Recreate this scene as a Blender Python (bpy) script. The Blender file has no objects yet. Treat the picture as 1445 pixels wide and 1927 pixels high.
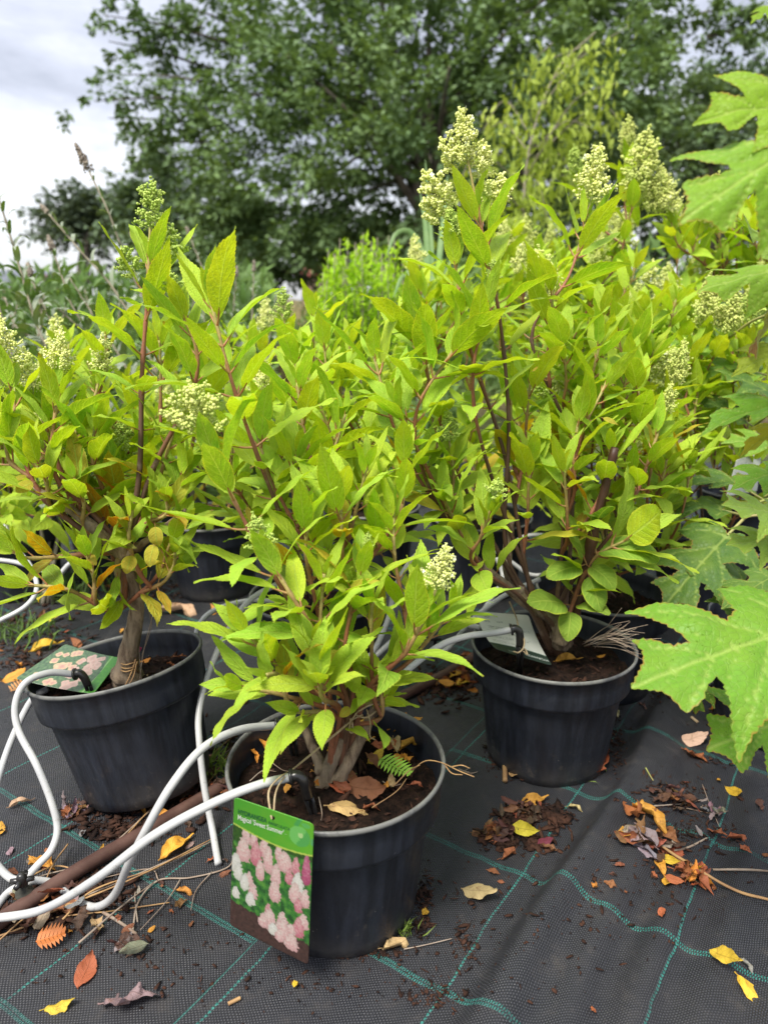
import bpy, math, random
import numpy as np
from mathutils import Vector, Matrix, noise as mnoise
from mathutils.geometry import delaunay_2d_cdt

S = bpy.context.scene
COL = S.collection
PI = math.pi
rnd = random.Random(7)

# ------------------------------------------------------------------ camera
PITCH = math.radians(16.2); FPX = 1376.0; CAMH = 0.742
cd = bpy.data.cameras.new("camera"); cam = bpy.data.objects.new("camera", cd); COL.objects.link(cam)
cam.location = (0, 0, CAMH); cam.rotation_euler = (PI/2 - PITCH, 0, 0)
cd.sensor_fit = 'VERTICAL'; cd.sensor_height = 36.0; cd.lens = 36.0*FPX/1927.0
cd.clip_start = 0.02; cd.clip_end = 1500
cd.dof.use_dof = True; cd.dof.focus_distance = 0.95; cd.dof.aperture_fstop = 4.5
S.camera = cam

# ------------------------------------------------------------------ world and sun
SUN_EL, SUN_AZ = math.radians(60), math.radians(-140)     # azimuth from +Y clockwise
w = bpy.data.worlds.new("World"); S.world = w; w.use_nodes = True
nt = w.node_tree; nt.nodes.clear()
N = nt.nodes.new; LK = nt.links.new
out = N('ShaderNodeOutputWorld'); bg = N('ShaderNodeBackground'); bg.inputs[1].default_value = 0.1
sky = N('ShaderNodeTexSky'); sky.sky_type = 'NISHITA'; sky.sun_disc = False
sky.sun_elevation = SUN_EL; sky.sun_rotation = SUN_AZ
tc = N('ShaderNodeTexCoord'); sep = N('ShaderNodeSeparateXYZ'); LK(tc.outputs['Generated'], sep.inputs[0])
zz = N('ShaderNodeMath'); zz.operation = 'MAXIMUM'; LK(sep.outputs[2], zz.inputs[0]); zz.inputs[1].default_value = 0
za = N('ShaderNodeMath'); za.operation = 'ADD'; LK(zz.outputs[0], za.inputs[0]); za.inputs[1].default_value = 0.34
dv = N('ShaderNodeVectorMath'); dv.operation = 'SCALE'
inv = N('ShaderNodeMath'); inv.operation = 'DIVIDE'; inv.inputs[0].default_value = 1; LK(za.outputs[0], inv.inputs[1])
LK(tc.outputs['Generated'], dv.inputs[0]); LK(inv.outputs[0], dv.inputs[3])
mp = N('ShaderNodeMapping'); mp.inputs['Scale'].default_value = (1.3, 1.3, 1.6); mp.inputs['Location'].default_value = (0.35, 0.2, 0)
LK(dv.outputs[0], mp.inputs[0])
nz = N('ShaderNodeTexNoise'); nz.inputs['Scale'].default_value = 1.0; nz.inputs['Detail'].default_value = 7; nz.inputs['Roughness'].default_value = 0.60; nz.inputs['Distortion'].default_value = 0.35
LK(mp.outputs[0], nz.inputs[0])
# the cloud base turns a little greyer with height above the horizon
gr = N('ShaderNodeMapRange'); gr.interpolation_type = 'SMOOTHSTEP'; LK(sep.outputs[2], gr.inputs[0]); gr.inputs[1].default_value = 0.10; gr.inputs[2].default_value = 0.30; gr.inputs[3].default_value = 0.13; gr.inputs[4].default_value = -0.07
ad = N('ShaderNodeMath'); ad.operation = 'ADD'; LK(nz.outputs[0], ad.inputs[0]); LK(gr.outputs[0], ad.inputs[1])
cr = N('ShaderNodeValToRGB'); LK(ad.outputs[0], cr.inputs[0])
e = cr.color_ramp.elements
e[0].position = 0.33; e[0].color = (0.160, 0.168, 0.198, 1)
e[1].position = 0.70; e[1].color = (0.55, 0.555, 0.58, 1)
m_ = e.new(0.5); m_.color = (0.315, 0.325, 0.37, 1)
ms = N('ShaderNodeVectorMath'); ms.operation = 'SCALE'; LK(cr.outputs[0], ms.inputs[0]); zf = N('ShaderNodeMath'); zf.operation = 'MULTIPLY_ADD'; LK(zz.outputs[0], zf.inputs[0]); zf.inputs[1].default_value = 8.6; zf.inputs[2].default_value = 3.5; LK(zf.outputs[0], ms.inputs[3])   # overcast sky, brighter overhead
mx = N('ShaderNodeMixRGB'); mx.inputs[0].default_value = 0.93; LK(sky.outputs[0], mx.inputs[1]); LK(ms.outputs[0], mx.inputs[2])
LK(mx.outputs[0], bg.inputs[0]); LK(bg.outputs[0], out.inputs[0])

sl = bpy.data.lights.new("sun", 'SUN'); sl.energy = 1.5; sl.angle = math.radians(24); sl.color = (1.0, 0.95, 0.87)
so = bpy.data.objects.new("sun", sl); COL.objects.link(so)
sd = Vector((math.sin(SUN_AZ)*math.cos(SUN_EL), math.cos(SUN_AZ)*math.cos(SUN_EL), math.sin(SUN_EL)))
so.rotation_euler = (-sd).to_track_quat('-Z', 'Y').to_euler(); so.location = sd*30
S.view_settings.view_transform = 'Standard'; S.view_settings.look = 'None'
S.view_settings.gamma = 1; S.view_settings.use_curve_mapping = False
S.view_settings.exposure = 2.2
S.cycles.max_bounces = 10; S.cycles.transparent_max_bounces = 6; S.cycles.transmission_bounces = 6; S.cycles.diffuse_bounces = 5
S.render.use_persistent_data = False

# ------------------------------------------------------------------ pixel -> place helpers
CP, SP = math.cos(PITCH), math.sin(PITCH)
def P(px, py, d):
    a = (px-722.5)/FPX; b = -(py-963.5)/FPX
    return Vector((d*a, d*(CP + b*SP), CAMH + d*(-SP + b*CP)))
def G(px, py, z=0.0):
    a = (px-722.5)/FPX; b = -(py-963.5)/FPX
    t = (z-CAMH)/(-SP + b*CP)
    return Vector((t*a, t*(CP + b*SP), z))

# ------------------------------------------------------------------ object helpers
def tag(o, label=None, cat=None, group=None, kind=None):
    if label: o['label'] = label
    if cat: o['category'] = cat
    if group: o['group'] = group
    if kind: o['kind'] = kind
    return o
def empty(name, loc):
    o = bpy.data.objects.new(name, None); COL.objects.link(o); o.location = loc; o.empty_display_size = 0.05
    return o
def mesh_data(name, V, F, mats=(), smooth=True, uv=None, fm=None, col=None):
    me = bpy.data.meshes.new(name)
    V = np.asarray(V, dtype=np.float32).reshape(-1, 3)
    if isinstance(F, np.ndarray):
        k = F.shape[1]; n = len(F)
        me.vertices.add(len(V)); me.vertices.foreach_set('co', V.ravel())
        me.loops.add(n*k); me.loops.foreach_set('vertex_index', F.astype(np.int32).ravel())
        me.polygons.add(n); me.polygons.foreach_set('loop_start', np.arange(0, n*k, k, dtype=np.int32))
        me.polygons.foreach_set('loop_total', np.full(n, k, dtype=np.int32))
        me.update(calc_edges=True); me.validate()
    else:
        me.from_pydata(V.tolist(), [], F)
    if uv is not None:
        uv = np.asarray(uv, dtype=np.float32)
        li = np.empty(len(me.loops), dtype=np.int32); me.loops.foreach_get('vertex_index', li)
        l = me.uv_layers.new(name='UVMap'); l.data.foreach_set('uv', uv[li].ravel())
    if col is not None:
        c = me.color_attributes.new(name='paint', type='FLOAT_COLOR', domain='POINT')
        cc = np.ones((len(V), 4), dtype=np.float32); cc[:, :3] = np.asarray(col)[:, :3]
        c.data.foreach_set('color', cc.ravel())
    for m in mats: me.materials.append(m)
    if fm is not None: me.polygons.foreach_set('material_index', np.asarray(fm, dtype=np.int32))
    if smooth: me.polygons.foreach_set('use_smooth', np.ones(len(me.polygons), dtype=bool))
    me.update()
    return me
def link(name, me, parent=None, loc=None, mat=None, color=None):
    o = bpy.data.objects.new(name, me); COL.objects.link(o)
    if parent is not None: o.parent = parent
    if mat is not None: o.matrix_local = mat
    elif loc is not None: o.location = loc
    if color is not None: o.color = color
    return o
def wpos(o):
    p = Vector((0, 0, 0))
    while o is not None:
        p += o.location; o = o.parent
    return p
def part(name, B, mat, parent=None, smooth=True, origin=None, **k):
    """B = (V, F[, uv]) in world space -> object whose origin sits at the parent's base / its own lowest middle"""
    V = np.asarray(B[0], dtype=np.float64).reshape(-1, 3)
    uv = B[2] if len(B) > 2 else None
    if parent is not None:
        base = np.array(wpos(parent))
        o_loc = (0, 0, 0)
    else:
        base = np.array(origin) if origin is not None else np.array(((V[:, 0].min()+V[:, 0].max())/2, (V[:, 1].min()+V[:, 1].max())/2, V[:, 2].min()))
        o_loc = tuple(base)
    mats = mat if isinstance(mat, (list, tuple)) else [mat]
    me = mesh_data(name, V-base, B[1], mats, smooth, uv, k.get('fm'), k.get('col'))
    return link(name, me, parent, loc=o_loc, color=k.get('color'))

class MB:
    def __init__(s): s.V = []; s.F = []; s.U = []; s.M = []
    def add(s, B, mi=0):
        n = len(s.V)
        s.V.extend([tuple(v) for v in B[0]]); s.F.extend([tuple(i+n for i in f) for f in B[1]])
        s.U.extend(B[2] if len(B) > 2 and B[2] is not None else [(0, 0)]*len(B[0])); s.M.extend([mi]*len(B[1]))
    def out(s): return (s.V, s.F, s.U)

def cat_rom(pts, n):
    pts = [Vector(p) for p in pts]
    if len(pts) == 2: return [pts[0].lerp(pts[1], i/(n-1)) for i in range(n)]
    ext = [pts[0]*2-pts[1]] + pts + [pts[-1]*2-pts[-2]]
    res = []; m = len(pts)-1
    for i in range(n):
        t = i/(n-1)*m; k = min(int(t), m-1); u = t-k
        p0, p1, p2, p3 = ext[k:k+4]
        res.append(0.5*((2*p1)+(p2-p0)*u+(2*p0-5*p1+4*p2-p3)*u*u+(3*p1-p0-3*p2+p3)*u**3))
    return res
def tube(pts, r0, r1=None, sides=8, n=None, rough=0.0, seed=0, nodes=(), cap=True, flat=1.0):
    """smooth tube; r0..r1 taper, or r0 a list of radii over length"""
    pts = cat_rom(pts, n or max(2, len(pts)*5))
    n = len(pts); V = []; F = []; U = []
    L = [0]
    for i in range(1, n): L.append(L[-1]+(pts[i]-pts[i-1]).length)
    tot = L[-1] or 1
    up = Vector((0, 0, 1)); x = None
    for i in range(n):
        t = (pts[min(i+1, n-1)]-pts[max(i-1, 0)]).normalized()
        if x is None:
            x = t.cross(up)
            if x.length < 0.05: x = t.cross(Vector((0, 1, 0)))
        x = (x - t*x.dot(t)).normalized(); y = t.cross(x)
        f = L[i]/tot
        if isinstance(r0, (list, tuple)):
            q = f*(len(r0)-1); k = min(int(q), len(r0)-2); r = r0[k]*(1-(q-k))+r0[k+1]*(q-k)
        else: r = r0 if r1 is None else r0+(r1-r0)*f
        for nd in nodes:
            r *= 1+0.45*math.exp(-((L[i]-nd)/0.005)**2)
        for j in range(sides):
            a = 2*PI*j/sides
            rr = r
            if rough: rr *= 1+rough*mnoise.noise(Vector((pts[i].x*60+seed, pts[i].y*60+j*1.7, pts[i].z*60)))
            V.append(pts[i]+x*math.cos(a)*rr+y*math.sin(a)*rr*flat); U.append((j/sides, L[i]))
    for i in range(n-1):
        for j in range(sides):
            a, b = i*sides+j, i*sides+(j+1) % sides
            F.append((a, b, b+sides, a+sides))
    if cap:
        F.append(tuple(range(sides-1, -1, -1))); F.append(tuple((n-1)*sides+j for j in range(sides)))
    return V, F, U
def lathe(prof, segs=64, M=None, closed=False):
    V = []; F = []; U = []
    for (r, z) in prof:
        for j in range(segs):
            a = 2*PI*j/segs; v = Vector((r*math.cos(a), r*math.sin(a), z)); V.append(M @ v if M else v); U.append((j/segs, z))
    for i in range(len(prof)-1):
        for j in range(segs):
            a, b = i*segs+j, i*segs+(j+1) % segs
            F.append((a, b, b+segs, a+segs))
    F.append(tuple(range(segs-1, -1, -1)))
    if closed: F.append(tuple((len(prof)-1)*segs+j for j in range(segs)))
    return V, F, U
def box(c, s, M=None):
    V = [Vector((c[0]+sx*s[0]/2, c[1]+sy*s[1]/2, c[2]+sz*s[2]/2)) for sx in (-1, 1) for sy in (-1, 1) for sz in (-1, 1)]
    if M: V = [M @ v for v in V]
    return V, [(0, 1, 3, 2), (4, 6, 7, 5), (0, 4, 5, 1), (2, 3, 7, 6), (0, 2, 6, 4), (1, 5, 7, 3)], [(0, 0)]*8
ICO = None
def ico():
    global ICO
    if ICO is None:
        t = (1+5**0.5)/2
        v = np.array([(-1, t, 0), (1, t, 0), (-1, -t, 0), (1, -t, 0), (0, -1, t), (0, 1, t), (0, -1, -t), (0, 1, -t), (t, 0, -1), (t, 0, 1), (-t, 0, -1), (-t, 0, 1)], float)
        v /= np.linalg.norm(v[0])
        f = np.array([(0, 11, 5), (0, 5, 1), (0, 1, 7), (0, 7, 10), (0, 10, 11), (1, 5, 9), (5, 11, 4), (11, 10, 2), (10, 7, 6), (7, 1, 8), (3, 9, 4), (3, 4, 2), (3, 2, 6), (3, 6, 8), (3, 8, 9), (4, 9, 5), (2, 4, 11), (6, 2, 10), (8, 6, 7), (9, 8, 1)])
        ICO = (v, f)
    return ICO

# ------------------------------------------------------------------ materials
class NG:
    def __init__(s, name):
        s.m = bpy.data.materials.new(name); s.m.use_nodes = True; s.t = s.m.node_tree; s.t.nodes.clear()
        s.o = s.n('ShaderNodeOutputMaterial')
    def n(s, t, **k):
        q = s.t.nodes.new(t)
        for a, b in k.items(): setattr(q, a, b)
        return q
    def l(s, a, b): s.t.links.new(a, b)
    def put(s, v, inp):
        if hasattr(v, 'is_linked') or hasattr(v, 'links'): s.l(v, inp)
        else:
            if inp.type == 'RGBA' and len(v) == 3: v = (*v, 1)
            inp.default_value = v
    def math(s, op, a, b=0.0, c=None, clamp=False):
        q = s.n('ShaderNodeMath', operation=op); q.use_clamp = clamp
        s.put(a, q.inputs[0]); s.put(b, q.inputs[1])
        if c is not None: s.put(c, q.inputs[2])
        return q.outputs[0]
    def ramp(s, v, a, b, c=0.0, d=1.0, smooth=True):
        q = s.n('ShaderNodeMapRange'); q.interpolation_type = 'SMOOTHSTEP' if smooth else 'LINEAR'
        s.put(v, q.inputs[0])
        for i, x in enumerate((a, b, c, d)): s.put(x, q.inputs[i+1])
        return q.outputs[0]
    def mix(s, f, a, b, mode='MIX'):
        q = s.n('ShaderNodeMixRGB', blend_type=mode); s.put(f, q.inputs[0]); s.put(a, q.inputs[1]); s.put(b, q.inputs[2])
        return q.outputs[0]
    def noise(s, scale, detail=4, rough=0.55, vec=None, out=0, dist=0.0):
        q = s.n('ShaderNodeTexNoise'); q.inputs['Scale'].default_value = scale; q.inputs['Detail'].default_value = detail
        q.inputs['Roughness'].default_value = rough; q.inputs['Distortion'].default_value = dist
        if vec is not None: s.l(vec, q.inputs[0])
        return q.outputs[out]
    def coord(s, w='Object'): return s.n('ShaderNodeTexCoord').outputs[w]
    def bump(s, h, strength=0.5, dist=0.002, nrm=None):
        q = s.n('ShaderNodeBump'); q.inputs['Strength'].default_value = strength; q.inputs['Distance'].default_value = dist
        s.l(h, q.inputs['Height'])
        if nrm is not None: s.l(nrm, q.inputs['Normal'])
        return q.outputs[0]
    def bsdf(s, col, rough=0.5, spec=0.5, normal=None, sheen=0, **k):
        q = s.n('ShaderNodeBsdfPrincipled'); s.put(col, q.inputs['Base Color']); s.put(rough, q.inputs['Roughness'])
        s.put(spec, q.inputs['Specular IOR Level'])
        if normal is not None: s.l(normal, q.inputs['Normal'])
        for a, b in k.items(): s.put(b, q.inputs[a])
        return q.outputs[0]
    def done(s, sh): s.l(sh, s.o.inputs[0]); return s.m

def simple(name, c1, c2, scale=20, rough=0.6, spec=0.4, bump=0.0, bscale=None, bdist=0.001, coord='Object', detail=5):
    g = NG(name); tc = g.coord(coord)
    f = g.noise(scale, detail, 0.6, tc); f = g.ramp(f, 0.3, 0.7)
    col = g.mix(f, c1, c2)
    nrm = g.bump(g.noise(bscale or scale*3, 5, 0.6, tc), bump, bdist) if bump else None
    return g.done(g.bsdf(col, rough, spec, nrm))

def leaf_material(name, vein_col, vein_amt=0.35, transl=0.38, veins=8.0, slope=1.5, rough=0.5, back_mix=0.40, back=(0.38, 0.54, 0.08), margin=0.5, bumps=0.55, spot=True, margin_col=None):
    g = NG(name)
    oi = g.n('ShaderNodeObjectInfo'); uvn = g.n('ShaderNodeTexCoord'); sp = g.n('ShaderNodeSeparateXYZ'); g.l(uvn.outputs['UV'], sp.inputs[0])
    u, v = sp.outputs[0], sp.outputs[1]
    au = g.math('MULTIPLY', g.math('ABSOLUTE', g.math('SUBTRACT', u, 0.5)), 2.0)
    off = g.n('ShaderNodeVectorMath', operation='ADD'); g.l(uvn.outputs['Object'], off.inputs[0])
    rs = g.n('ShaderNodeCombineXYZ'); g.l(g.math('MULTIPLY', oi.outputs['Random'], 37.0), rs.inputs[0]); g.l(g.math('MULTIPLY', oi.outputs['Random'], 91.0), rs.inputs[1])
    g.l(rs.outputs[0], off.inputs[1]); vec = off.outputs[0]
    mid = g.ramp(au, 0.03, 0.09, 1, 0)
    ph = g.math('FRACT', g.math('SUBTRACT', g.math('MULTIPLY', v, veins), g.math('MULTIPLY', g.math('POWER', au, 1.25), slope)))
    dv = g.math('ABSOLUTE', g.math('SUBTRACT', ph, 0.5))
    side = g.math('MULTIPLY', g.ramp(dv, 0.40, 0.49, 0, 1), g.ramp(au, 0.75, 0.98, 1, 0))
    vein = g.math('MAXIMUM', mid, g.math('MULTIPLY', side, 0.7))
    big = g.noise(3.2, 3, 0.5, vec); fine = g.noise(26, 4, 0.65, vec)
    base = oi.outputs['Color']
    hs = g.n('ShaderNodeHueSaturation'); g.put(g.ramp(big, 0.3, 0.7, 0.488, 0.512, False), hs.inputs['Hue']); hs.inputs['Saturation'].default_value = 1
    g.put(g.ramp(fine, 0.25, 0.75, 0.80, 1.16, False), hs.inputs['Value']); g.l(base, hs.inputs['Color'])
    col = hs.outputs[0]
    col = g.mix(g.math('MULTIPLY', vein, vein_amt), col, vein_col)
    if margin: col = g.mix(g.math('MULTIPLY', g.ramp(au, 0.86, 0.99), margin), col, margin_col or vein_col)
    if spot:
        sn = g.noise(7.0, 5, 0.7, vec, dist=0.6); thr = g.math('SUBTRACT', 0.80, g.math('MULTIPLY', oi.outputs['Alpha'], 0.0))
        th2 = g.math('SUBTRACT', 0.86, g.math('MULTIPLY', g.math('POWER', oi.outputs['Random'], 2.0), 0.20))
        col = g.mix(g.math('MULTIPLY', g.ramp(g.math('SUBTRACT', sn, th2), 0.0, 0.03), 0.75), col, (0.16, 0.075, 0.02))
        edge = g.math('MULTIPLY', g.ramp(g.math('ADD', v, g.math('MULTIPLY', g.math('SUBTRACT', sn, 0.5), 0.4)), 0.93, 1.0), g.ramp(oi.outputs['Random'], 0.78, 0.9))
        col = g.mix(g.math('MULTIPLY', edge, 0.7), col, (0.30, 0.12, 0.03))
    geo = g.n('ShaderNodeNewGeometry')
    colb = g.mix(g.math('MULTIPLY', geo.outputs['Backfacing'], back_mix), col, back)
    quilt = g.math('SUBTRACT', g.math('MULTIPLY', g.math('SUBTRACT', 1.0, g.math('POWER', g.math('MULTIPLY', dv, 2.0), 2.5)), 0.6), g.math('MULTIPLY', mid, 1.2))
    vo = g.n('ShaderNodeTexVoronoi'); vo.feature = 'DISTANCE_TO_EDGE'; vo.inputs['Scale'].default_value = 30; g.l(vec, vo.inputs[0])
    h = g.math('ADD', quilt, g.math('MULTIPLY', g.ramp(vo.outputs[0], 0, 0.25), 0.55)); h = g.math('ADD', h, g.math('MULTIPLY', fine, 0.35))
    nrm = g.bump(h, bumps, 0.0016)
    rr = g.ramp(fine, 0.2, 0.8, rough-0.08, rough+0.14, False)
    sh = g.bsdf(colb, rr, 0.15, nrm)
    tr = g.n('ShaderNodeBsdfTranslucent'); g.l(g.mix(1.0, colb, (1.25, 1.15, 0.45), 'MULTIPLY'), tr.inputs[0]); g.l(nrm, tr.inputs[1])
    mx = g.n('ShaderNodeMixShader'); mx.inputs[0].default_value = transl; g.l(sh, mx.inputs[1]); g.l(tr.outputs[0], mx.inputs[2])
    return g.done(mx.outputs[0])

M = {}
M['leaf'] = leaf_material('hydrangea_leaf_green', (0.54, 0.70, 0.12), 0.62, 0.42, margin=0.75, margin_col=(0.64, 0.68, 0.06), bumps=0.55, veins=7.0, slope=1.9)
M['buddleia'] = leaf_material('buddleia_leaf', (0.30, 0.36, 0.22), 0.4, 0.2, veins=14, rough=0.6, back=(0.34, 0.38, 0.30), back_mix=0.85, margin=0.1)
M['petiole'] = simple('petiole_red_green', (0.30, 0.22, 0.07), (0.36, 0.09, 0.05), 6, 0.45, 0.4)
M['petiole_green'] = simple('petiole_green', (0.26, 0.30, 0.08), (0.33, 0.28, 0.11), 6, 0.45, 0.4)
M['budd_stem'] = simple('buddleia_stem', (0.30, 0.27, 0.20), (0.22, 0.19, 0.13), 40, 0.8, 0.2)
def stem_mat():
    g = NG('shoot_bark'); uvn = g.n('ShaderNodeTexCoord'); at = g.n('ShaderNodeAttribute'); at.attribute_name = 'paint'
    n = g.noise(140, 5, 0.65, uvn.outputs['Object']); n2 = g.noise(35, 4, 0.6, uvn.outputs['Object'])
    col = g.mix(g.ramp(n, 0.3, 0.75, 0, 0.55), at.outputs['Color'], (0.10, 0.055, 0.03))
    col = g.mix(g.ramp(n2, 0.6, 0.75, 0, 0.35), col, (0.36, 0.30, 0.22))
    return g.done(g.bsdf(col, 0.6, 0.35, g.bump(n, 0.5, 0.0008)))
M['stem'] = stem_mat()
def bark_mat(name, a, b, c, scale=60):
    g = NG(name); tc = g.coord(); mp = g.n('ShaderNodeMapping'); mp.inputs['Scale'].default_value = (1, 1, 0.3); g.l(tc, mp.inputs[0])
    n = g.noise(scale, 7, 0.7, mp.outputs[0], dist=0.4); n2 = g.noise(scale*0.3, 3, 0.5, tc)
    col = g.mix(g.ramp(n, 0.35, 0.65), a, b); col = g.mix(g.ramp(n2, 0.5, 0.75, 0, 0.7), col, c)
    return g.done(g.bsdf(col, 0.85, 0.2, g.bump(n, 0.9, 0.003)))
M['bark'] = bark_mat('old_hydrangea_bark', (0.09, 0.06, 0.04), (0.33, 0.25, 0.17), (0.22, 0.19, 0.14))
M['treebark'] = bark_mat('tree_bark', (0.035, 0.03, 0.025), (0.12, 0.10, 0.08), (0.08, 0.09, 0.06), 12)
def pot_mat():
    g = NG('black_pot_plastic'); tc = g.n('ShaderNodeTexCoord'); ob = tc.outputs['Object']
    sp = g.n('ShaderNodeSeparateXYZ'); g.l(ob, sp.inputs[0]); z = sp.outputs[2]
    mp = g.n('ShaderNodeMapping'); mp.inputs['Scale'].default_value = (1, 1, 0.06); g.l(ob, mp.inputs[0])
    st = g.noise(75, 4, 0.6, mp.outputs[0]); bl = g.noise(13, 5, 0.6, ob); fn = g.noise(240, 3, 0.6, ob)
    col = g.mix(g.ramp(st, 0.35, 0.7), (0.008, 0.0095, 0.014), (0.022, 0.026, 0.037))
    col = g.mix(g.ramp(bl, 0.35, 0.7, 0, 0.6), col, (0.014, 0.016, 0.022))
    # dust low on the wall, worn pale rim
    col = g.mix(g.math('MULTIPLY', g.ramp(z, 0.06, 0.0), g.ramp(bl, 0.35, 0.65, 0.0, 0.45)), col, (0.085, 0.075, 0.062))
    vo = g.n('ShaderNodeTexVoronoi'); vo.inputs['Scale'].default_value = 95; g.l(ob, vo.inputs[0])
    speck = g.math('MULTIPLY', g.ramp(vo.outputs[0], 0.05, 0.10, 1, 0), g.ramp(g.noise(17, 2, 0.5, ob), 0.55, 0.7))
    col = g.mix(g.math('MULTIPLY', speck, 0.65), col, (0.30, 0.28, 0.24))
    mud = g.math('MULTIPLY', g.ramp(z, 0.10, 0.0, 0.0, 1.0), g.ramp(g.noise(48, 6, 0.75, ob), 0.56, 0.66))
    col = g.mix(g.math('MULTIPLY', mud, 0.6), col, (0.10, 0.085, 0.068))
    smear = g.ramp(g.noise(7, 4, 0.7, ob, dist=1.2), 0.58, 0.72)
    col = g.mix(g.math('MULTIPLY', smear, 0.12), col, (0.08, 0.08, 0.085))
    rim = g.math('MULTIPLY', g.ramp(z, 0.2005, 0.2045), g.ramp(g.noise(22, 4, 0.7, ob), 0.30, 0.55, 0.25, 0.8))
    col = g.mix(rim, col, (0.17, 0.17, 0.155))
    r = g.ramp(g.noise(30, 5, 0.7, ob), 0.3, 0.75, 0.36, 0.62)
    scr = g.noise(160, 2, 0.5, mp.outputs[0])
    h = g.math('ADD', g.math('MULTIPLY', st, 0.8), g.math('MULTIPLY', scr, 0.3)); h = g.math('ADD', h, g.math('MULTIPLY', fn, 0.12))
    return g.done(g.bsdf(col, r, 0.45, g.bump(h, 0.35, 0.0016)))
M['pot'] = pot_mat()
def soil_mat():
    g = NG('dark_potting_soil'); tc = g.coord(); a = g.noise(70, 8, 0.75, tc); b = g.noise(18, 4, 0.6, tc)
    col = g.mix(g.ramp(a, 0.35, 0.68), (0.004, 0.0025, 0.002), (0.034, 0.018, 0.012)); col = g.mix(g.ramp(b, 0.62, 0.75, 0, 0.35), col, (0.05, 0.07, 0.02))
    return g.done(g.bsdf(col, 0.95, 0.15, g.bump(a, 1.0, 0.006)))
M['soil'] = soil_mat()
M['crumb'] = simple('bark_crumb', (0.008, 0.0045, 0.0035), (0.062, 0.028, 0.017), 55, 0.9, 0.2, 0.6)
def tube_mat():
    g = NG('white_irrigation_tube'); tc = g.coord(); n = g.noise(14, 4, 0.6, tc); d = g.noise(38, 6, 0.75, tc); f = g.noise(160, 3, 0.6, tc)
    col = g.mix(g.ramp(n, 0.3, 0.7), (0.38, 0.385, 0.39), (0.47, 0.47, 0.455)); col = g.mix(g.ramp(d, 0.56, 0.74, 0, 0.55), col, (0.20, 0.17, 0.13)); col = g.mix(g.ramp(f, 0.66, 0.74, 0, 0.6), col, (0.12, 0.09, 0.07))
    return g.done(g.bsdf(col, g.ramp(d, 0.4, 0.7, 0.30, 0.6), 0.45, g.bump(n, 0.15, 0.001)))
M['tube'] = tube_mat()
M['blackplastic'] = simple('glossy_black_fitting', (0.012, 0.012, 0.013), (0.03, 0.028, 0.025), 40, 0.28, 0.5)
M['dustyplastic'] = simple('dusty_black_fitting', (0.030, 0.030, 0.024), (0.07, 0.068, 0.052), 50, 0.75, 0.3, 0.3)
M['brownpipe'] = simple('brown_irrigation_pipe', (0.055, 0.026, 0.020), (0.115, 0.062, 0.048), 16, 0.55, 0.35, 0.2, 60)
M['twine'] = simple('dry_raffia_twine', (0.42, 0.33, 0.20), (0.30, 0.22, 0.13), 90, 0.8, 0.2)
M['straw'] = simple('dry_straw', (0.42, 0.26, 0.11), (0.22, 0.12, 0.06), 25, 0.7, 0.3)
M['greytwig'] = simple('grey_dead_twig', (0.34, 0.28, 0.22), (0.20, 0.14, 0.10), 30, 0.8, 0.2)
M['cane'] = simple('cut_brown_stem', (0.040, 0.016, 0.011), (0.10, 0.045, 0.026), 30, 0.5, 0.4, 0.4, 90)
def dry_mat():
    g = NG('dry_fallen_leaf'); oi = g.n('ShaderNodeObjectInfo'); tc = g.n('ShaderNodeTexCoord'); sp = g.n('ShaderNodeSeparateXYZ'); g.l(tc.outputs['UV'], sp.inputs[0])
    off = g.n('ShaderNodeVectorMath', operation='ADD'); g.l(tc.outputs['Object'], off.inputs[0]); rs = g.n('ShaderNodeCombineXYZ'); g.l(g.math('MULTIPLY', oi.outputs['Random'], 53.0), rs.inputs[0]); g.l(rs.outputs[0], off.inputs[1])
    vec = off.outputs[0]
    au = g.math('MULTIPLY', g.math('ABSOLUTE', g.math('SUBTRACT', sp.outputs[0], 0.5)), 2.0)
    ph = g.math('ABSOLUTE', g.math('SUBTRACT', g.math('FRACT', g.math('SUBTRACT', g.math('MULTIPLY', sp.outputs[1], 7.0), g.math('MULTIPLY', au, 1.5))), 0.5))
    vein = g.math('MAXIMUM', g.ramp(au, 0.02, 0.08, 1, 0), g.math('MULTIPLY', g.ramp(ph, 0.42, 0.49), 0.6))
    n = g.noise(5, 6, 0.7, vec, dist=0.5); n2 = g.noise(40, 4, 0.7, vec)
    col = g.mix(g.ramp(n, 0.52, 0.74, 0, 0.75), oi.outputs['Color'], (0.13, 0.045, 0.018)); col = g.mix(g.ramp(n2, 0.5, 0.8, 0, 0.4), col, (0.30, 0.16, 0.06))
    col = g.mix(g.math('MULTIPLY', vein, 0.3), col, (0.10, 0.045, 0.02))
    h = g.math('ADD', g.math('MULTIPLY', vein, -0.7), n2)
    nr = g.bump(h, 0.6, 0.0012)
    tr = g.n('ShaderNodeBsdfTranslucent'); g.l(col, tr.inputs[0]); mx = g.n('ShaderNodeMixShader'); mx.inputs[0].default_value = 0.15
    g.l(g.bsdf(col, 0.6, 0.35, nr), mx.inputs[1]); g.l(tr.outputs[0], mx.inputs[2])
    return g.done(mx.outputs[0])
M['dry'] = dry_mat()
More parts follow.
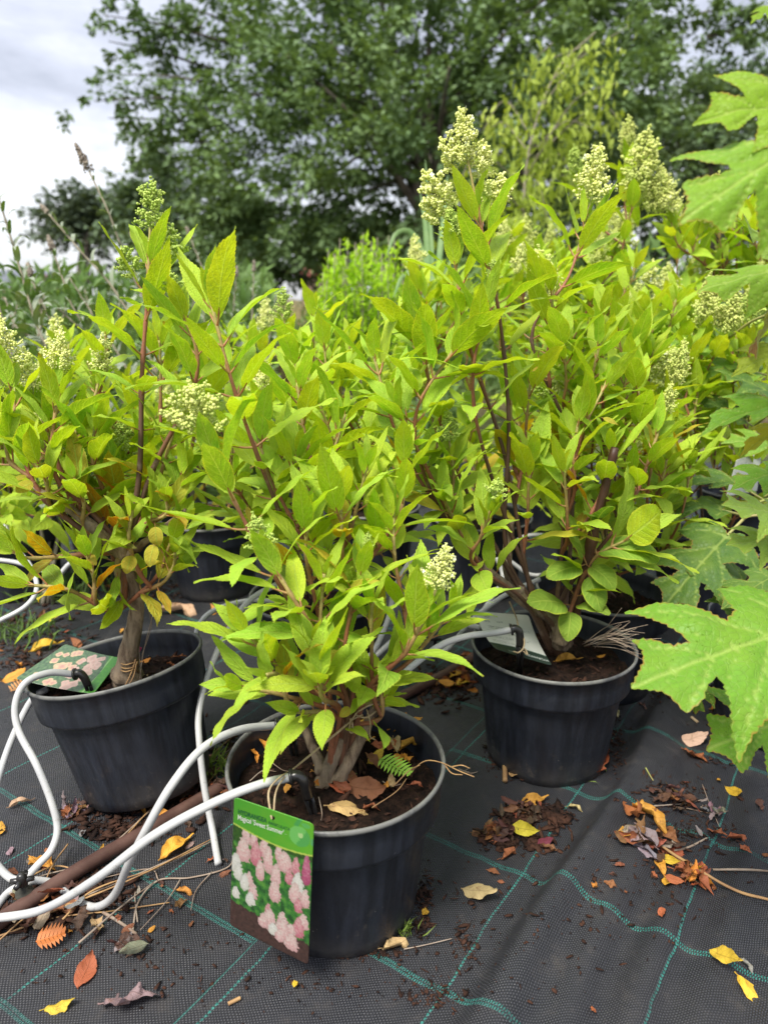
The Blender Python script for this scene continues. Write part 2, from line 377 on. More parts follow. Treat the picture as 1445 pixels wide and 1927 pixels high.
def foliage_mat(name, a, b, c, scale=0.6, transl=0.25, rough=0.55, fine=9.0):
    g = NG(name); tc = g.coord(); n = g.noise(scale, 4, 0.6, tc); n2 = g.noise(fine, 2, 0.6, tc)
    ge = g.n('ShaderNodeNewGeometry')
    col = g.mix(g.ramp(n, 0.32, 0.68), a, b); col = g.mix(g.ramp(ge.outputs['Random Per Island'], 0.0, 1.0, 0.0, 0.6, False), col, c)
    col = g.mix(g.ramp(n2, 0.3, 0.7, 0, 0.25), col, a)
    tr = g.n('ShaderNodeBsdfTranslucent'); g.l(g.mix(1.0, col, (1.2, 1.2, 0.5), 'MULTIPLY'), tr.inputs[0]); mx = g.n('ShaderNodeMixShader'); mx.inputs[0].default_value = transl
    g.l(g.bsdf(col, rough, 0.2), mx.inputs[1]); g.l(tr.outputs[0], mx.inputs[2])
    return g.done(mx.outputs[0])

# ------------------------------------------------------------------ ground: woven weed fabric, folds, green marker yarns
NS = np.array((0.824, -0.566)); NL = np.array((0.566, 0.824)) ; NLs = np.array((0.53, 0.845))
KG = 0.742/0.77
def sl_(x, y): x /= KG; y /= KG; return x*NS[0]+y*NS[1], x*NLs[0]+y*NLs[1]
SEAM = -0.545
def _vn(a, b, seed=0):
    return mnoise.noise(Vector((a, b, seed)))
def ground_h(x, y):
    s, l = sl_(x, y)
    h = 0.004*_vn(x*3.1, y*3.1, 1)+0.0022*_vn(x*9, y*9, 4)
    ww = 0.03*_vn(l*2.2, s*2, 9)
    q = s+ww
    if s > SEAM:
        h += 0.0035
        # big fold: steep on its left, soft on its right
        c = -0.262+0.02*_vn(l*3, 0.3, 2)
        amp = 0.030*math.exp(-((l-0.95)/0.5)**2)
        dq = q-c
        h += amp*(math.exp(-(dq/0.017)**2) if dq < 0 else math.exp(-(dq/0.055)**2))
        # a set of shallow creases running with it
        env = math.exp(-((s+0.17)/0.13)**2)*math.exp(-((l-0.8)/0.45)**2)
        h += env*0.0062*math.sin((q+0.10*(l-0.8))*95+1.5*_vn(l*2, s*4, 7))+env*0.0035*_vn(s*20, l*2.5, 12)
        env2 = math.exp(-((s-0.05)/0.12)**2)
        h += env2*0.0070*_vn(s*14+l*2, l*2.2, 15)
        h += 0.0035*_vn(s*24, l*2.5, 18)
        h *= min(1, (s-SEAM)/0.004)
    else:
        h += 0.0022*_vn(s*30, l*2.2, 21)
    return h
def GH(px, py, up=0.0):
    p = G(px, py)
    for _ in range(2): p = G(px, py, ground_h(p.x, p.y))
    p.z += up
    return p
def build_ground():
    xs = np.concatenate([np.linspace(-1.9, -0.75, 96)[:-1], np.linspace(-0.75, 0.95, 300)[:-1], np.linspace(0.95, 2.1, 96)])
    ys = np.concatenate([np.linspace(0.30, 1.5, 250)[:-1], np.linspace(1.5, 3.4, 130)])
    X, Y = np.meshgrid(xs, ys); Z = np.empty_like(X)
    for i in range(X.shape[0]):
        for j in range(X.shape[1]):
            Z[i, j] = ground_h(X[i, j], Y[i, j])
    nx, ny = len(xs), len(ys)
    V = np.stack([X.ravel(), Y.ravel(), Z.ravel()], 1)
    idx = np.arange(nx*ny).reshape(ny, nx)
    F = np.stack([idx[:-1, :-1].ravel(), idx[:-1, 1:].ravel(), idx[1:, 1:].ravel(), idx[1:, :-1].ravel()], 1)
    s = (X*NS[0]+Y*NS[1])/KG; l = (X*NLs[0]+Y*NLs[1])/KG
    uv = np.stack([s.ravel(), l.ravel()], 1)
    me = mesh_data('weed_fabric', V, F, [M['fabric']], True, uv)
    o = link('ground_fabric', me); tag(o, kind='structure')
    return o
def fabric_mat():
    g = NG('woven_ground_fabric'); tc = g.n('ShaderNodeTexCoord'); sp = g.n('ShaderNodeSeparateXYZ'); g.l(tc.outputs['UV'], sp.inputs[0])
    ob = tc.outputs['Object']
    wob = g.math('MULTIPLY', g.math('SUBTRACT', g.noise(6, 3, 0.5, ob), 0.5), 0.018)
    fw = g.math('MULTIPLY', g.math('SUBTRACT', g.noise(45, 2, 0.5, ob), 0.5), 0.003)
    s = g.math('ADD', sp.outputs[0], wob); l = g.math('ADD', sp.outputs[1], g.math('MULTIPLY', wob, 0.7))
    s = g.math('ADD', s, fw)
    left = g.math('LESS_THAN', sp.outputs[0], SEAM)
    # weave
    W = 0.0026
    def tri(v, period, ph=0.0): return g.math('ABSOLUTE', g.math('SUBTRACT', g.math('FRACT', g.math('ADD', g.math('DIVIDE', v, period), ph)), 0.5))
    a = tri(s, W); lr = g.math('FLOOR', g.math('DIVIDE', s, W)); half = g.math('MULTIPLY', g.math('MODULO', g.math('ADD', lr, 4000.0), 2.0), 0.5)
    b = g.math('ABSOLUTE', g.math('SUBTRACT', g.math('FRACT', g.math('ADD', g.math('DIVIDE', l, W*1.55), half)), 0.5))
    wv = g.math('MULTIPLY', g.math('SUBTRACT', 1.0, g.math('MULTIPLY', a, 1.7)), g.ramp(b, 0.05, 0.42, 1.0, 0.25))
    big = g.noise(5, 5, 0.6, ob); dust = g.noise(28, 6, 0.72, ob); fine = g.noise(190, 3, 0.7, ob)
    col = g.mix(wv, (0.005, 0.0055, 0.0065), (0.049, 0.051, 0.060))
    col = g.mix(g.ramp(big, 0.35, 0.72, 0.0, 0.45), col, (0.032, 0.031, 0.033))
    col = g.mix(g.ramp(dust, 0.52, 0.80, 0.0, 0.55), col, (0.066, 0.056, 0.047))
    vo = g.n('ShaderNodeTexVoronoi'); vo.inputs['Scale'].default_value = 150; g.l(ob, vo.inputs[0])
    sk = g.math('MULTIPLY', g.ramp(vo.outputs[0], 0.06, 0.12, 1, 0), g.ramp(g.noise(9, 3, 0.6, ob), 0.56, 0.70))
    col = g.mix(g.math('MULTIPLY', sk, 0.7), col, (0.19, 0.15, 0.11))
    # single stitched yarns every 20 cm, following s; ladder yarns every 21.5 cm, following l
    per = 0.2035
    ds = g.math('MULTIPLY', g.math('ABSOLUTE', g.math('SUBTRACT', g.math('FRACT', g.math('ADD', g.math('DIVIDE', g.math('ADD', s, 0.315), per), 0.5)), 0.5)), per)
    zig = g.math('MULTIPLY', g.math('SINE', g.math('MULTIPLY', l, 550.0)), 0.0006)
    ds2 = g.math('ABSOLUTE', g.math('SUBTRACT', ds, g.math('ADD', 0.0, g.math('ABSOLUTE', zig))))
    one = g.math('MULTIPLY', g.ramp(ds2, 0.0006, 0.0013, 1, 0), g.ramp(g.math('SINE', g.math('MULTIPLY', l, 1100.0)), -0.8, 0.0, 0.12, 1.0))
    pl = 0.215
    o0 = g.math('ADD', 0.590, g.math('MULTIPLY', left, -0.062))
    dl = g.math('MULTIPLY', g.math('SUBTRACT', g.math('FRACT', g.math('ADD', g.math('DIVIDE', g.math('SUBTRACT', l, o0), pl), 0.5)), 0.5), pl)
    adl = g.math('ABSOLUTE', dl)
    tick = g.ramp(g.math('SINE', g.math('ADD', g.math('MULTIPLY', s, 2*PI/0.0030), g.math('MULTIPLY', g.math('SIGN', dl), 1.4))), -0.35, 0.35)
    lad = g.math('MULTIPLY', g.math('MULTIPLY', g.ramp(adl, 0.0040, 0.0048, 1, 0), g.ramp(adl, 0.0003, 0.0009)), tick)
    wear = g.ramp(g.noise(14, 4, 0.6, ob), 0.30, 0.55, 0.35, 1.0)
    seamy = g.ramp(g.math('ABSOLUTE', g.math('SUBTRACT', sp.outputs[0], SEAM+0.004)), 0.0008, 0.0016, 0.6, 0)
    yarn = g.math('MULTIPLY', g.math('MAXIMUM', g.math('MAXIMUM', one, lad), seamy), wear)
    ycol = g.mix(g.ramp(fine, 0.3, 0.7), (0.015, 0.165, 0.135), (0.045, 0.30, 0.25))
    col = g.mix(g.math('MULTIPLY', yarn, 0.68), col, ycol)
    h = g.math('ADD', wv, g.math('MULTIPLY', fine, 0.5)); h = g.math('ADD', h, g.math('MULTIPLY', yarn, 0.5))
    r = g.ramp(dust, 0.3, 0.7, 0.38, 0.66)
    return g.done(g.bsdf(col, r, 0.45, g.bump(h, 0.75, 0.0012)))
M['fabric'] = fabric_mat()
build_ground()
def field_mat():
    g = NG('rough_field_ground'); tc = g.coord(); n = g.noise(0.5, 6, 0.6, tc); n2 = g.noise(9, 5, 0.7, tc)
    col = g.mix(g.ramp(n, 0.4, 0.6), (0.05, 0.075, 0.025), (0.20, 0.16, 0.085)); col = g.mix(g.ramp(n2, 0.4, 0.7, 0, 0.5), col, (0.04, 0.03, 0.02))
    return g.done(g.bsdf(col, 0.95, 0.1, g.bump(n2, 0.8, 0.03)))
M['field'] = field_mat()
Vg = [(-700, -60, -0.03), (700, -60, -0.03), (700, 1200, -0.03), (-700, 1200, -0.03)]
o = part('field_ground', (Vg, [(0, 1, 2, 3)]), M['field'], smooth=False, origin=(0, 0, -0.03)); tag(o, kind='structure')

# ------------------------------------------------------------------ leaf meshes (shared data)
def leaf_mesh(name, wr=0.42, fold=0.35, arch=0.9, a0=0.25, twist=0.0, teeth=20, wave=0.03, pet=0.13, mats=None, e1=0.65, e2=1.0, crumple=0.0, seed=0, cup=0.25, curl=0.0):
    nv = teeth*2+1 if teeth else 13
    cols = (-1, -0.55, 0, 0.55, 1)
    k = 1/((e1/(e1+e2))**e1*(e2/(e1+e2))**e2)
    V = []; U = []; F = []; fm = []
    x, z, th = pet, 0.0, a0
    V0 = []
    for i in range(nv):
        v = i/(nv-1)
        wd = 0.5*wr*k*max(v, 1e-5)**e1*max(1-v, 0)**e2
        wd = max(wd, 0.004 if v < 0.5 else 0.0015)
        if i:
            x += math.cos(th)/(nv-1); z += math.sin(th)/(nv-1); th -= arch/(nv-1)*(0.5+v)
        tw = twist*v
        for c in cols:
            t = 1.0
            if teeth and abs(c) == 1 and 0.06 < v < 0.985: t = 1.0+(0.036 if i % 2 else -0.036)*min(1, 0.05/max(wd, .01)*2)
            yy = c*wd*t
            sh = (0.018 if (teeth and abs(c) == 1 and i % 2) else 0)
            fz = abs(c)*wd*math.tan(fold) - cup*wd*c*c + wave*math.sin(v*17+seed+(2.1 if c > 0 else 0))*abs(c)**2*(0.3+v*0.7)
            zz = fz
            if curl: 
                ca = curl*c; yy = wd*math.sin(ca*1.0)/max(curl, .01)*1.0; zz = wd*(1-math.cos(ca))/max(curl, .01)*1.2+fz*0.3
            y2 = yy*math.cos(tw)-zz*math.sin(tw); z2 = yy*math.sin(tw)+zz*math.cos(tw)
            p = Vector((x-math.sin(th)*z2+sh*math.cos(th), y2, z+math.cos(th)*z2+sh*math.sin(th)))
            if crumple:
                q = Vector((p.x*4+seed*3.1, p.y*6, seed)); p += Vector((mnoise.noise(q), mnoise.noise(q+Vector((9, 0, 0))), 1.6*mnoise.noise(q+Vector((0, 9, 0)))))*crumple
            V.append(p); U.append((0.5+c*0.5, v))
    nc = len(cols)
    for i in range(nv-1):
        for j in range(nc-1):
            a = i*nc+j; F.append((a, a+1, a+nc+1, a+nc)); fm.append(0)
    if pet:
        B = tube([(0, 0, 0), (pet*0.5, 0, -0.006), (pet, 0, 0), (pet+0.10, 0, 0.10*math.tan(a0)*0.9-0.006)], [0.020, 0.013, 0.014, 0.005], sides=5, n=5, cap=False)
        n = len(V); V += B[0]; F += [tuple(i+n for i in f) for f in B[1]]; U += [(0.5, 0.5)]*len(B[0]); fm += [1]*len(B[1])
    return mesh_data(name, [tuple(p) for p in V], F, mats or [M['leaf'], M['petiole']], True, U, fm)
LF = []
for i in range(12):
    r = random.Random(100+i)
    LF.append(leaf_mesh('hydrangea_leaf', wr=r.uniform(0.27, 0.345), e1=0.78, e2=1.25, fold=r.uniform(0.12, 0.5), arch=r.uniform(-0.1, 0.75), a0=r.uniform(0.0, 0.25), twist=r.uniform(-0.35, 0.35),
              teeth=18, wave=r.uniform(0.008, 0.028), pet=r.uniform(0.09, 0.17), seed=i*1.7, cup=r.uniform(0.05, 0.3)))
LFB = [leaf_mesh('round_leaf', wr=random.Random(i).uniform(0.58, 0.70), fold=0.2+0.1*i, arch=0.6+0.3*i, a0=0.2, twist=0.2*(i-1), teeth=18, wave=0.02, pet=0.15, seed=i, e1=0.55, e2=0.75) for i in range(3)]
LBUD = [leaf_mesh('buddleia_leaf', wr=0.17+0.02*i, fold=0.3, arch=1.5+0.45*i, a0=0.5, twist=0.3*(i-1.5), teeth=0, wave=0.006, pet=0.03, mats=[M['buddleia'], M['petiole_green']], seed=i, e1=0.5, e2=0.9) for i in range(4)]
LDRY = []
for i in range(14):
    r = random.Random(300+i)
    LDRY.append(leaf_mesh('fallen_leaf', wr=r.uniform(0.36, 0.58), fold=r.uniform(-0.2, 0.6), arch=r.uniform(-0.9, 1.3), a0=r.uniform(-0.2, 0.35), twist=r.uniform(-0.9, 0.9), teeth=9, wave=0.03,
              pet=0.10 if i % 3 else 0.03, mats=[M['dry'], M['dry']], crumple=[0.03, 0.10, 0.17][i % 3], seed=i*2.3, cup=r.uniform(0, 0.6), curl=[0, 1.1, 1.9][i % 3] if i % 2 else 0))

def basis(o, d, nrm, s, sy=1.0):
    d = d.normalized(); n = (nrm - d*nrm.dot(d))
    n = n.normalized() if n.length > 1e-4 else d.orthogonal().normalized()
    y = n.cross(d)
    m = Matrix(((d.x*s, y.x*s*sy, n.x*s, o.x), (d.y*s, y.y*s*sy, n.y*s, o.y), (d.z*s, y.z*s*sy, n.z*s, o.z), (0, 0, 0, 1)))
    return m

# ------------------------------------------------------------------ flower heads (shared data)
def bud_mat(name, a, b, c):
    g = NG(name); ge = g.n('ShaderNodeNewGeometry'); tc = g.coord()
    col = g.mix(ge.outputs['Random Per Island'], a, b); col = g.mix(g.ramp(g.noise(3.0, 2, 0.5, tc), 0.45, 0.65, 0, 0.7), col, c)
    return g.done(g.bsdf(col, 0.6, 0.3, **{'Subsurface Weight': 0.0}))
M['bud_green'] = bud_mat('green_flower_bud', (0.32, 0.46, 0.07), (0.46, 0.55, 0.13), (0.38, 0.50, 0.09))
M['bud_cream'] = bud_mat('cream_flower_bud', (0.58, 0.64, 0.15), (0.78, 0.78, 0.34), (0.52, 0.61, 0.17))
M['bud_pale'] = bud_mat('pale_yellow_bud', (0.46, 0.54, 0.12), (0.60, 0.62, 0.2), (0.42, 0.52, 0.12))
M['panicle_stalk'] = simple('flower_stalk', (0.34, 0.40, 0.14), (0.44, 0.46, 0.2), 5, 0.5, 0.3)
M['petal'] = simple('cream_petal', (0.72, 0.72, 0.55), (0.62, 0.68, 0.42), 8, 0.5, 0.3)
def panicle_mesh(name, kind, seed, width=0.5, n_whorl=8, bud=0.022, open_=0.0, gap=0.0):
    r = random.Random(seed); mb = MB()
    mb.add(tube([(0, 0, -0.12), (r.uniform(-.02, .02), r.uniform(-.02, .02), 0.5), (r.uniform(-.03, .03), 0, 0.95)], 0.018, 0.006, sides=5, n=6), 1)
    iv, jf = ico(); iv = iv.tolist(); jf = [tuple(f) for f in jf]
    def ball(c, s):
        q = r.uniform(0.8, 1.25); n = len(mb.V)
        mb.V.extend([(c[0]+v[0]*s, c[1]+v[1]*s, c[2]+v[2]*s*q) for v in iv]); mb.F.extend([(a+n, b+n, d+n) for a, b, d in jf]); mb.U.extend([(0, 0)]*12); mb.M.extend([0]*20)
    def star(c, s):
        n = len(mb.V); ax = Vector((r.uniform(-1, 1), r.uniform(-1, 1), r.uniform(0.2, 1))).normalized(); t = ax.orthogonal().normalized(); b = ax.cross(t)
        for k in range(4):
            a = k*PI/2+r.uniform(-.2, .2); dd = t*math.cos(a)+b*math.sin(a); sd = ax.cross(dd)
            m = len(mb.V); C = Vector(c)
            mb.V.extend([tuple(C), tuple(C+dd*s*.6+sd*s*.45+ax*s*.3), tuple(C+dd*s*1.1+ax*s*.2), tuple(C+dd*s*.6-sd*s*.45+ax*s*.3)]); mb.U.extend([(0, 0)]*4); mb.F.append((m, m+1, m+2, m+3)); mb.M.append(2)
    for wl in range(n_whorl):
        t = (wl+0.2)/n_whorl; z = t*0.93
        if gap and 0.30 < t < 0.30+gap: continue
        R = width*0.5*(1-t)**0.8+0.03
        nb = 3 if R > 0.12 else 2
        for k in range(nb):
            a = 2*PI*k/nb+wl*1.05+r.uniform(-.4, .4)
            ln = R*r.uniform(0.7, 1.35); up = r.uniform(0.25, 0.7)
            tip = Vector((math.cos(a)*ln, math.sin(a)*ln, z+ln*up)); st = Vector((0, 0, z-0.02))
            mb.add(tube([st, st.lerp(tip, 0.5)+Vector((0, 0, -0.01)), tip], 0.009, 0.004, sides=4, n=4, cap=False), 1)
            nsub = 2+int(ln*13)
            for q in range(nsub):
                f = 0.30+0.7*(q+0.5)/nsub
                c0 = st.lerp(tip, f); cr = 0.035+0.045*min(1, ln/0.2)*(1.1-f*0.3)
                for _ in range(r.randint(4, 7)):
                    dd = Vector((r.gauss(0, 1), r.gauss(0, 1), r.gauss(0.35, 0.8))).normalized()*cr*r.uniform(0.5, 1.25)
                    ball(c0+dd, bud*r.uniform(0.65, 1.2))
                if r.random() < open_: star(c0+Vector((math.cos(a)*.04, math.sin(a)*.04, 0.03)), 0.045*r.uniform(.8, 1.3))
    for _ in range(12): ball((r.gauss(0, .018), r.gauss(0, .018), 0.90+r.uniform(0, 0.12)), bud*r.uniform(.6, 1))
    return mesh_data(name, mb.V, mb.F, [M[kind], M['panicle_stalk'], M['petal']], True, mb.U, mb.M)
PAN = {
 'bud': [panicle_mesh('green_bud_panicle', 'bud_green', 1+i, 0.75, 8, 0.027) for i in range(2)],
 'cream': [panicle_mesh('cream_panicle', 'bud_cream', 11+i, 0.62, 9, 0.025, 0.12) for i in range(3)],
 'pale': [panicle_mesh('pale_panicle', 'bud_pale', 21+i, 0.60, 11, 0.023) for i in range(2)],
 'flat': [panicle_mesh('broad_green_panicle', 'bud_pale', 31, 1.25, 7, 0.032)],
 'lump': [panicle_mesh('side_cluster', 'bud_cream', 41+i, 0.95, 6, 0.036, 0.25) for i in range(2)],
 'glump': [panicle_mesh('green_side_cluster', 'bud_green', 51+i, 0.95, 6, 0.036) for i in range(2)],
}

# ------------------------------------------------------------------ pots
POT_H, POT_R = 0.207, 0.13
def pot_profile():
    b = 0.098
    o_ = [(b-0.004, 0.0), (b, 0.003), (b+0.0015, 0.02), (0.1140, 0.174), (0.1145, 0.1790), (0.1147, 0.1796), (0.1250, 0.1800), (0.1262, 0.1808), (0.1268, 0.185), (0.1283, 0.205), (0.1290, 0.2265), (0.1318, 0.2285), (0.1325, 0.2315), (0.1318, 0.2340), (0.1300, 0.2350), (0.1282, 0.2340), (0.1270, 0.2310), (0.1255, 0.2050), (0.1225, 0.186), (0.1090, 0.172), (0.0990, 0.12)]
    return [(r, z-0.028 if z > .17 else z*.842) for r, z in o_]
def make_pot(root, M4, soil_z=0.162, squash=1.0, seed=0, mossy=False, chips=60, detail=True):
    o = part('pot', (lambda B: ([M4 @ Vector((v.x, v.y*squash, v.z)) for v in B[0]], B[1], B[2]))(lathe(pot_profile(), 72 if detail else 36)), M['pot'], root)
    # mesh coordinates relative to the pot so that wear sits on the rim
    me = o.data; inv_ = M4.inverted(); base = Vector(wpos(root))
    for v in me.vertices: v.co = inv_ @ (base + v.co)
    o.matrix_local = Matrix.Translation(-base) @ M4
    r = random.Random(seed)
    V = []; F = []; n = 26 if detail else 10; sg = 56 if detail else 20
    for i in range(n+1):
        q = i/n*0.1225
        for j in range(sg):
            a = 2*PI*j/sg; x, y = q*math.cos(a), q*math.sin(a)*squash
            z = soil_z+0.010*mnoise.noise(Vector((x*22, y*22, seed)))+0.006*mnoise.noise(Vector((x*70, y*70, seed)))+0.003*mnoise.noise(Vector((x*190, y*190, seed)))+0.012*(1-q/0.1225)
            V.append(M4 @ Vector((x, y, z)))
    for i in range(n):
        for j in range(sg):
            a, b = i*sg+j, i*sg+(j+1) % sg; F.append((a, b, b+sg, a+sg))
    part('soil', (V, F), M['soil'], root)
    if chips:
        mb = MB(); iv, jf = ico()
        for _ in range(chips*4):
            q = 0.118*math.sqrt(r.random()); a = r.uniform(0, 2*PI); s = 0.0018+0.0048*r.random()**2.5
            c = Vector((q*math.cos(a), q*math.sin(a)*squash, soil_z+0.012*(1-q/0.1225)+0.001+0.008*mnoise.noise(Vector((q*math.cos(a)*22, q*math.sin(a)*22, seed)))))
            R_ = Matrix.Rotation(r.uniform(0, 6), 3, 'X') @ Matrix.Rotation(r.uniform(0, 6), 3, 'Z'); sc = (s*r.uniform(.7, 2.8), s*r.uniform(.35, 1.1), s*r.uniform(.2, .55))
            V1 = [M4 @ (c+R_ @ Vector((v[0]*sc[0]*r.uniform(.45, 1.4), v[1]*sc[1]*r.uniform(.45, 1.4), v[2]*sc[2]))) for v in iv]
            mb.add((V1, [tuple(f) for f in jf]), 0)
        p = part('soil_crumbs', mb.out(), M['crumb'], root, smooth=False); p['kind'] = 'stuff'
def pot_spot(px, d, z=POT_H):
    b = ((z-CAMH)/d+SP)/CP
    return Vector((d*(px-722.5)/FPX, d*(CP+b*SP), 0))

# ------------------------------------------------------------------ shrubs
GREENS = [(0.44, 0.64, 0.030), (0.40, 0.62, 0.032), (0.49, 0.65, 0.028), (0.34, 0.58, 0.040)]
YELL = (0.62, 0.40, 0.02); ORNG = (0.55, 0.22, 0.015)
def col_leaf(r, tone, young):
    c = Vector(r.choice(GREENS)); k = r.uniform(0.82, 1.15)*tone
    c = c*k
    y = young*0.35
    c = c.lerp(Vector((0.46, 0.59, 0.05)), y)
    return (c.x*r.uniform(.92, 1.1), c.y, c.z, 1)
def shoot(root, pts, r, leaf=0.10, leafy=0.20, gap=0.040, r0=0.0035, r1=0.0016, tone=1.0, flower=None, fsize=0.05, yellow=0.02, meshes=None, wood=None, spread=1.0, pairs3=0.15, name='branch', bare_tip=0.0, sides=7, upb=0.42):
    n = max(10, len(pts)*6); C = cat_rom(pts, n)
    if flower and not bare_tip: bare_tip = 0.022
    L = [0]
    for i in range(1, n): L.append(L[-1]+(C[i]-C[i-1]).length)
    T = L[-1]; base = wpos(root)
    def at(s):
        s = max(0, min(T-1e-5, s))
        for i in range(1, n):
            if L[i] >= s: f = (s-L[i-1])/(L[i]-L[i-1]+1e-9); return C[i-1].lerp(C[i], f), (C[i]-C[i-1]).normalized()
        return C[-1], (C[-1]-C[-2]).normalized()
    nodes = []; s = T-0.004-bare_tip; g = gap*0.35; k = 0
    while s > max(T-leafy, 0.012):
        nodes.append((s, k)); s -= g*r.uniform(0.85, 1.15); g = min(gap, g*1.45); k += 1
    B = tube(C, r0, r1, sides=sides, n=n, rough=0.12, seed=r.random()*9, nodes=[q[0] for q in nodes])
    cols = []
    old = Vector(wood or (0.10, 0.055, 0.036)); red = Vector((0.30, 0.11, 0.055)); grn = Vector((0.40, 0.36, 0.11))
    for i in range(len(C)):
        q = T-L[i]; c = old.lerp(red, max(0, min(1, (0.26-q)/0.12))); c = c.lerp(grn, max(0, min(1, (0.10-q)/0.08)))
        cols += [tuple(c)]*sides
    part(name, B, M['stem'], root, col=cols)
    az0 = r.uniform(0, PI)
    for s, k in nodes:
        p, t = at(s); q = (T-s)
        x = t.orthogonal().normalized(); y = t.cross(x)
        az = az0+k*PI/2+r.uniform(-0.25, 0.25)
        m = 3 if r.random() < pairs3 else 2
        size = leaf*min(1.0, 0.42+0.30*k)*r.uniform(0.82, 1.12)
        if q > leafy*0.72: size *= 0.82
        ang = math.radians(min(74, 22+12.5*k))*r.uniform(0.82, 1.15)*spread
        for j in range(m):
            if k > 1 and r.random() < 0.07: continue
            a = az+2*PI*j/m+r.uniform(-.2, .2); rad = x*math.cos(a)+y*math.sin(a)
            d = t*math.cos(ang)+rad*math.sin(ang); nrm = t*math.sin(ang)-rad*math.cos(ang)
            d.z += r.uniform(-0.05, 0.28); nrm = nrm*(1-upb*0.7)+Vector((0, 0, 1))*upb*min(1, k*0.35)
            col = col_leaf(r, tone, max(0, 1-k*0.3))
            if k >= 2 and p.z < .50 and r.random() < yellow*1.5: col = (*[c*r.uniform(.8, 1.1) for c in r.choice((YELL, YELL, ORNG))], 1)
            me = r.choice(meshes or LF)
            link('leaf', me, root, mat=basis(p-base, d, nrm, size*r.uniform(.9, 1.08), r.uniform(.88, 1.12)), color=col)
    if flower:
        p, t = at(T)
        fl = flower if isinstance(flower, list) else [(flower, fsize, 0, 0, 0)]
        for (kd, fs, ox, oz, tl) in fl:
            tt = (t*0.7+Vector((tl, 0, 1-abs(tl)))*0.7).normalized(); me = r.choice(PAN[kd])
            a = r.uniform(0, 6); xx = tt.orthogonal().normalized(); yy = tt.cross(xx); X = xx*math.cos(a)+yy*math.sin(a)
            o_ = p-base+Vector((ox, 0, oz))
            Y = tt.cross(X); m = Matrix(((X.x*fs, Y.x*fs, tt.x*fs, o_.x), (X.y*fs, Y.y*fs, tt.y*fs, o_.y), (X.z*fs, Y.z*fs, tt.z*fs, o_.z), (0, 0, 0, 1)))
            link('flower_head', me, root, mat=m)
def auto_path(base, tip, r, out=0.5, via=None):
    if via: return [base]+via+[tip]
    h = tip-base; hor = Vector((h.x, h.y, 0))
    p1 = base+hor*r.uniform(0.42, 0.6)+Vector((0, 0, h.z*r.uniform(0.22, 0.36)))
    p2 = base+hor*r.uniform(0.78, 0.92)+Vector((0, 0, h.z*r.uniform(0.58, 0.7)))
    j = lambda: Vector((r.uniform(-1, 1), r.uniform(-1, 1), r.uniform(-1, 1)))*0.010
    return [base, p1+j(), p2+j(), tip]
def shrub(label, px, d, tips, seed, cat='shrub', pot=True, tilt=None, soil_z=0.162, leaf=0.10, tone=1.0, group=None, hub=None, trunk=None, potkw=None, **kw):
    loc = pot_spot(px, d) if not isinstance(px, Vector) else px
    z0 = ground_h(loc.x, loc.y)
    root = empty('potted_hydrangea', (loc.x, loc.y, z0)); tag(root, label, cat, group)
    M4 = Matrix.Translation((loc.x, loc.y, z0-0.002))
    if tilt: M4 = M4 @ tilt
    r = random.Random(seed)
    make_pot(root, M4 @ Matrix.Rotation(r.uniform(0, 6), 4, 'Z') if not tilt else M4, seed=seed, **(potkw or {}))
    crown = M4 @ Vector((r.uniform(-.008, .008), r.uniform(-.008, .008), soil_z+0.005))
    if trunk:
        for (pts, ra, rb) in trunk:
            part('trunk', tube(pts, ra, rb, sides=14, n=40, rough=0.22, seed=seed, nodes=(0.02,)), M['bark'], root)
    made = []
    for ti, tpl in enumerate(tips):
        tp = P(*tpl[:3]); o = tpl[3] if len(tpl) > 3 and tpl[3] else {}
        st = o.get('from') or (hub if hub else crown+Vector((r.uniform(-.012, .012), r.uniform(-.012, .012), 0.02)))
        side = False
        if made and 'via' not in o and ti >= 4:
            best = min(made, key=lambda q: (Vector((q.x, q.y, 0))-Vector((tp.x, tp.y, 0))).length+.55*abs(tp.z-q.z-.16)+(1 if q.z > tp.z-.06 else 0))
            if best.z < tp.z-.05: st = best; side = True
        k = dict(kw); k.update({a: b for a, b in o.items() if a not in ('via', 'from')})
        k.setdefault('tone', tone); k.setdefault('leaf', leaf)
        via = [P(*v) for v in o['via']] if 'via' in o else None
        if side: k['r0'] = k.get('r0', .0035)*.68
        pth = auto_path(st, tp, r, via=via)
        cc = cat_rom(pth, 13); made += cc[2:9]
        shoot(root, pth, r, **k)
    return root, M4

# ================================================================== the potted hydrangeas
GRP = 'hydrangeas in black pots on the weed fabric'
def fl(kind, s): return dict(flower=kind, fsize=s)
def scatter(seed, n, x0, x1, top, bot, d0, d1, flowers=(), pf=0.3, **k):
    r = random.Random(seed); T = []
    for i in range(n):
        f = (i+0.5)/n; x = x0+(x1-x0)*((f*7.3+r.uniform(-.1, .1)) % 1.0); t = top(x) if callable(top) else top
        y = t+(bot-t)*r.random()**1.15; dd = r.uniform(d0, d1)
        o = dict(k); o.setdefault('leafy', .25)
        if flowers and r.random() < pf*(1.3-(y-t)/(bot-t)): 
            kd = r.choice(flowers); o.update(flower=kd, fsize=r.uniform(0.065, 0.11))
        T.append((x, y, dd, o))
    return T

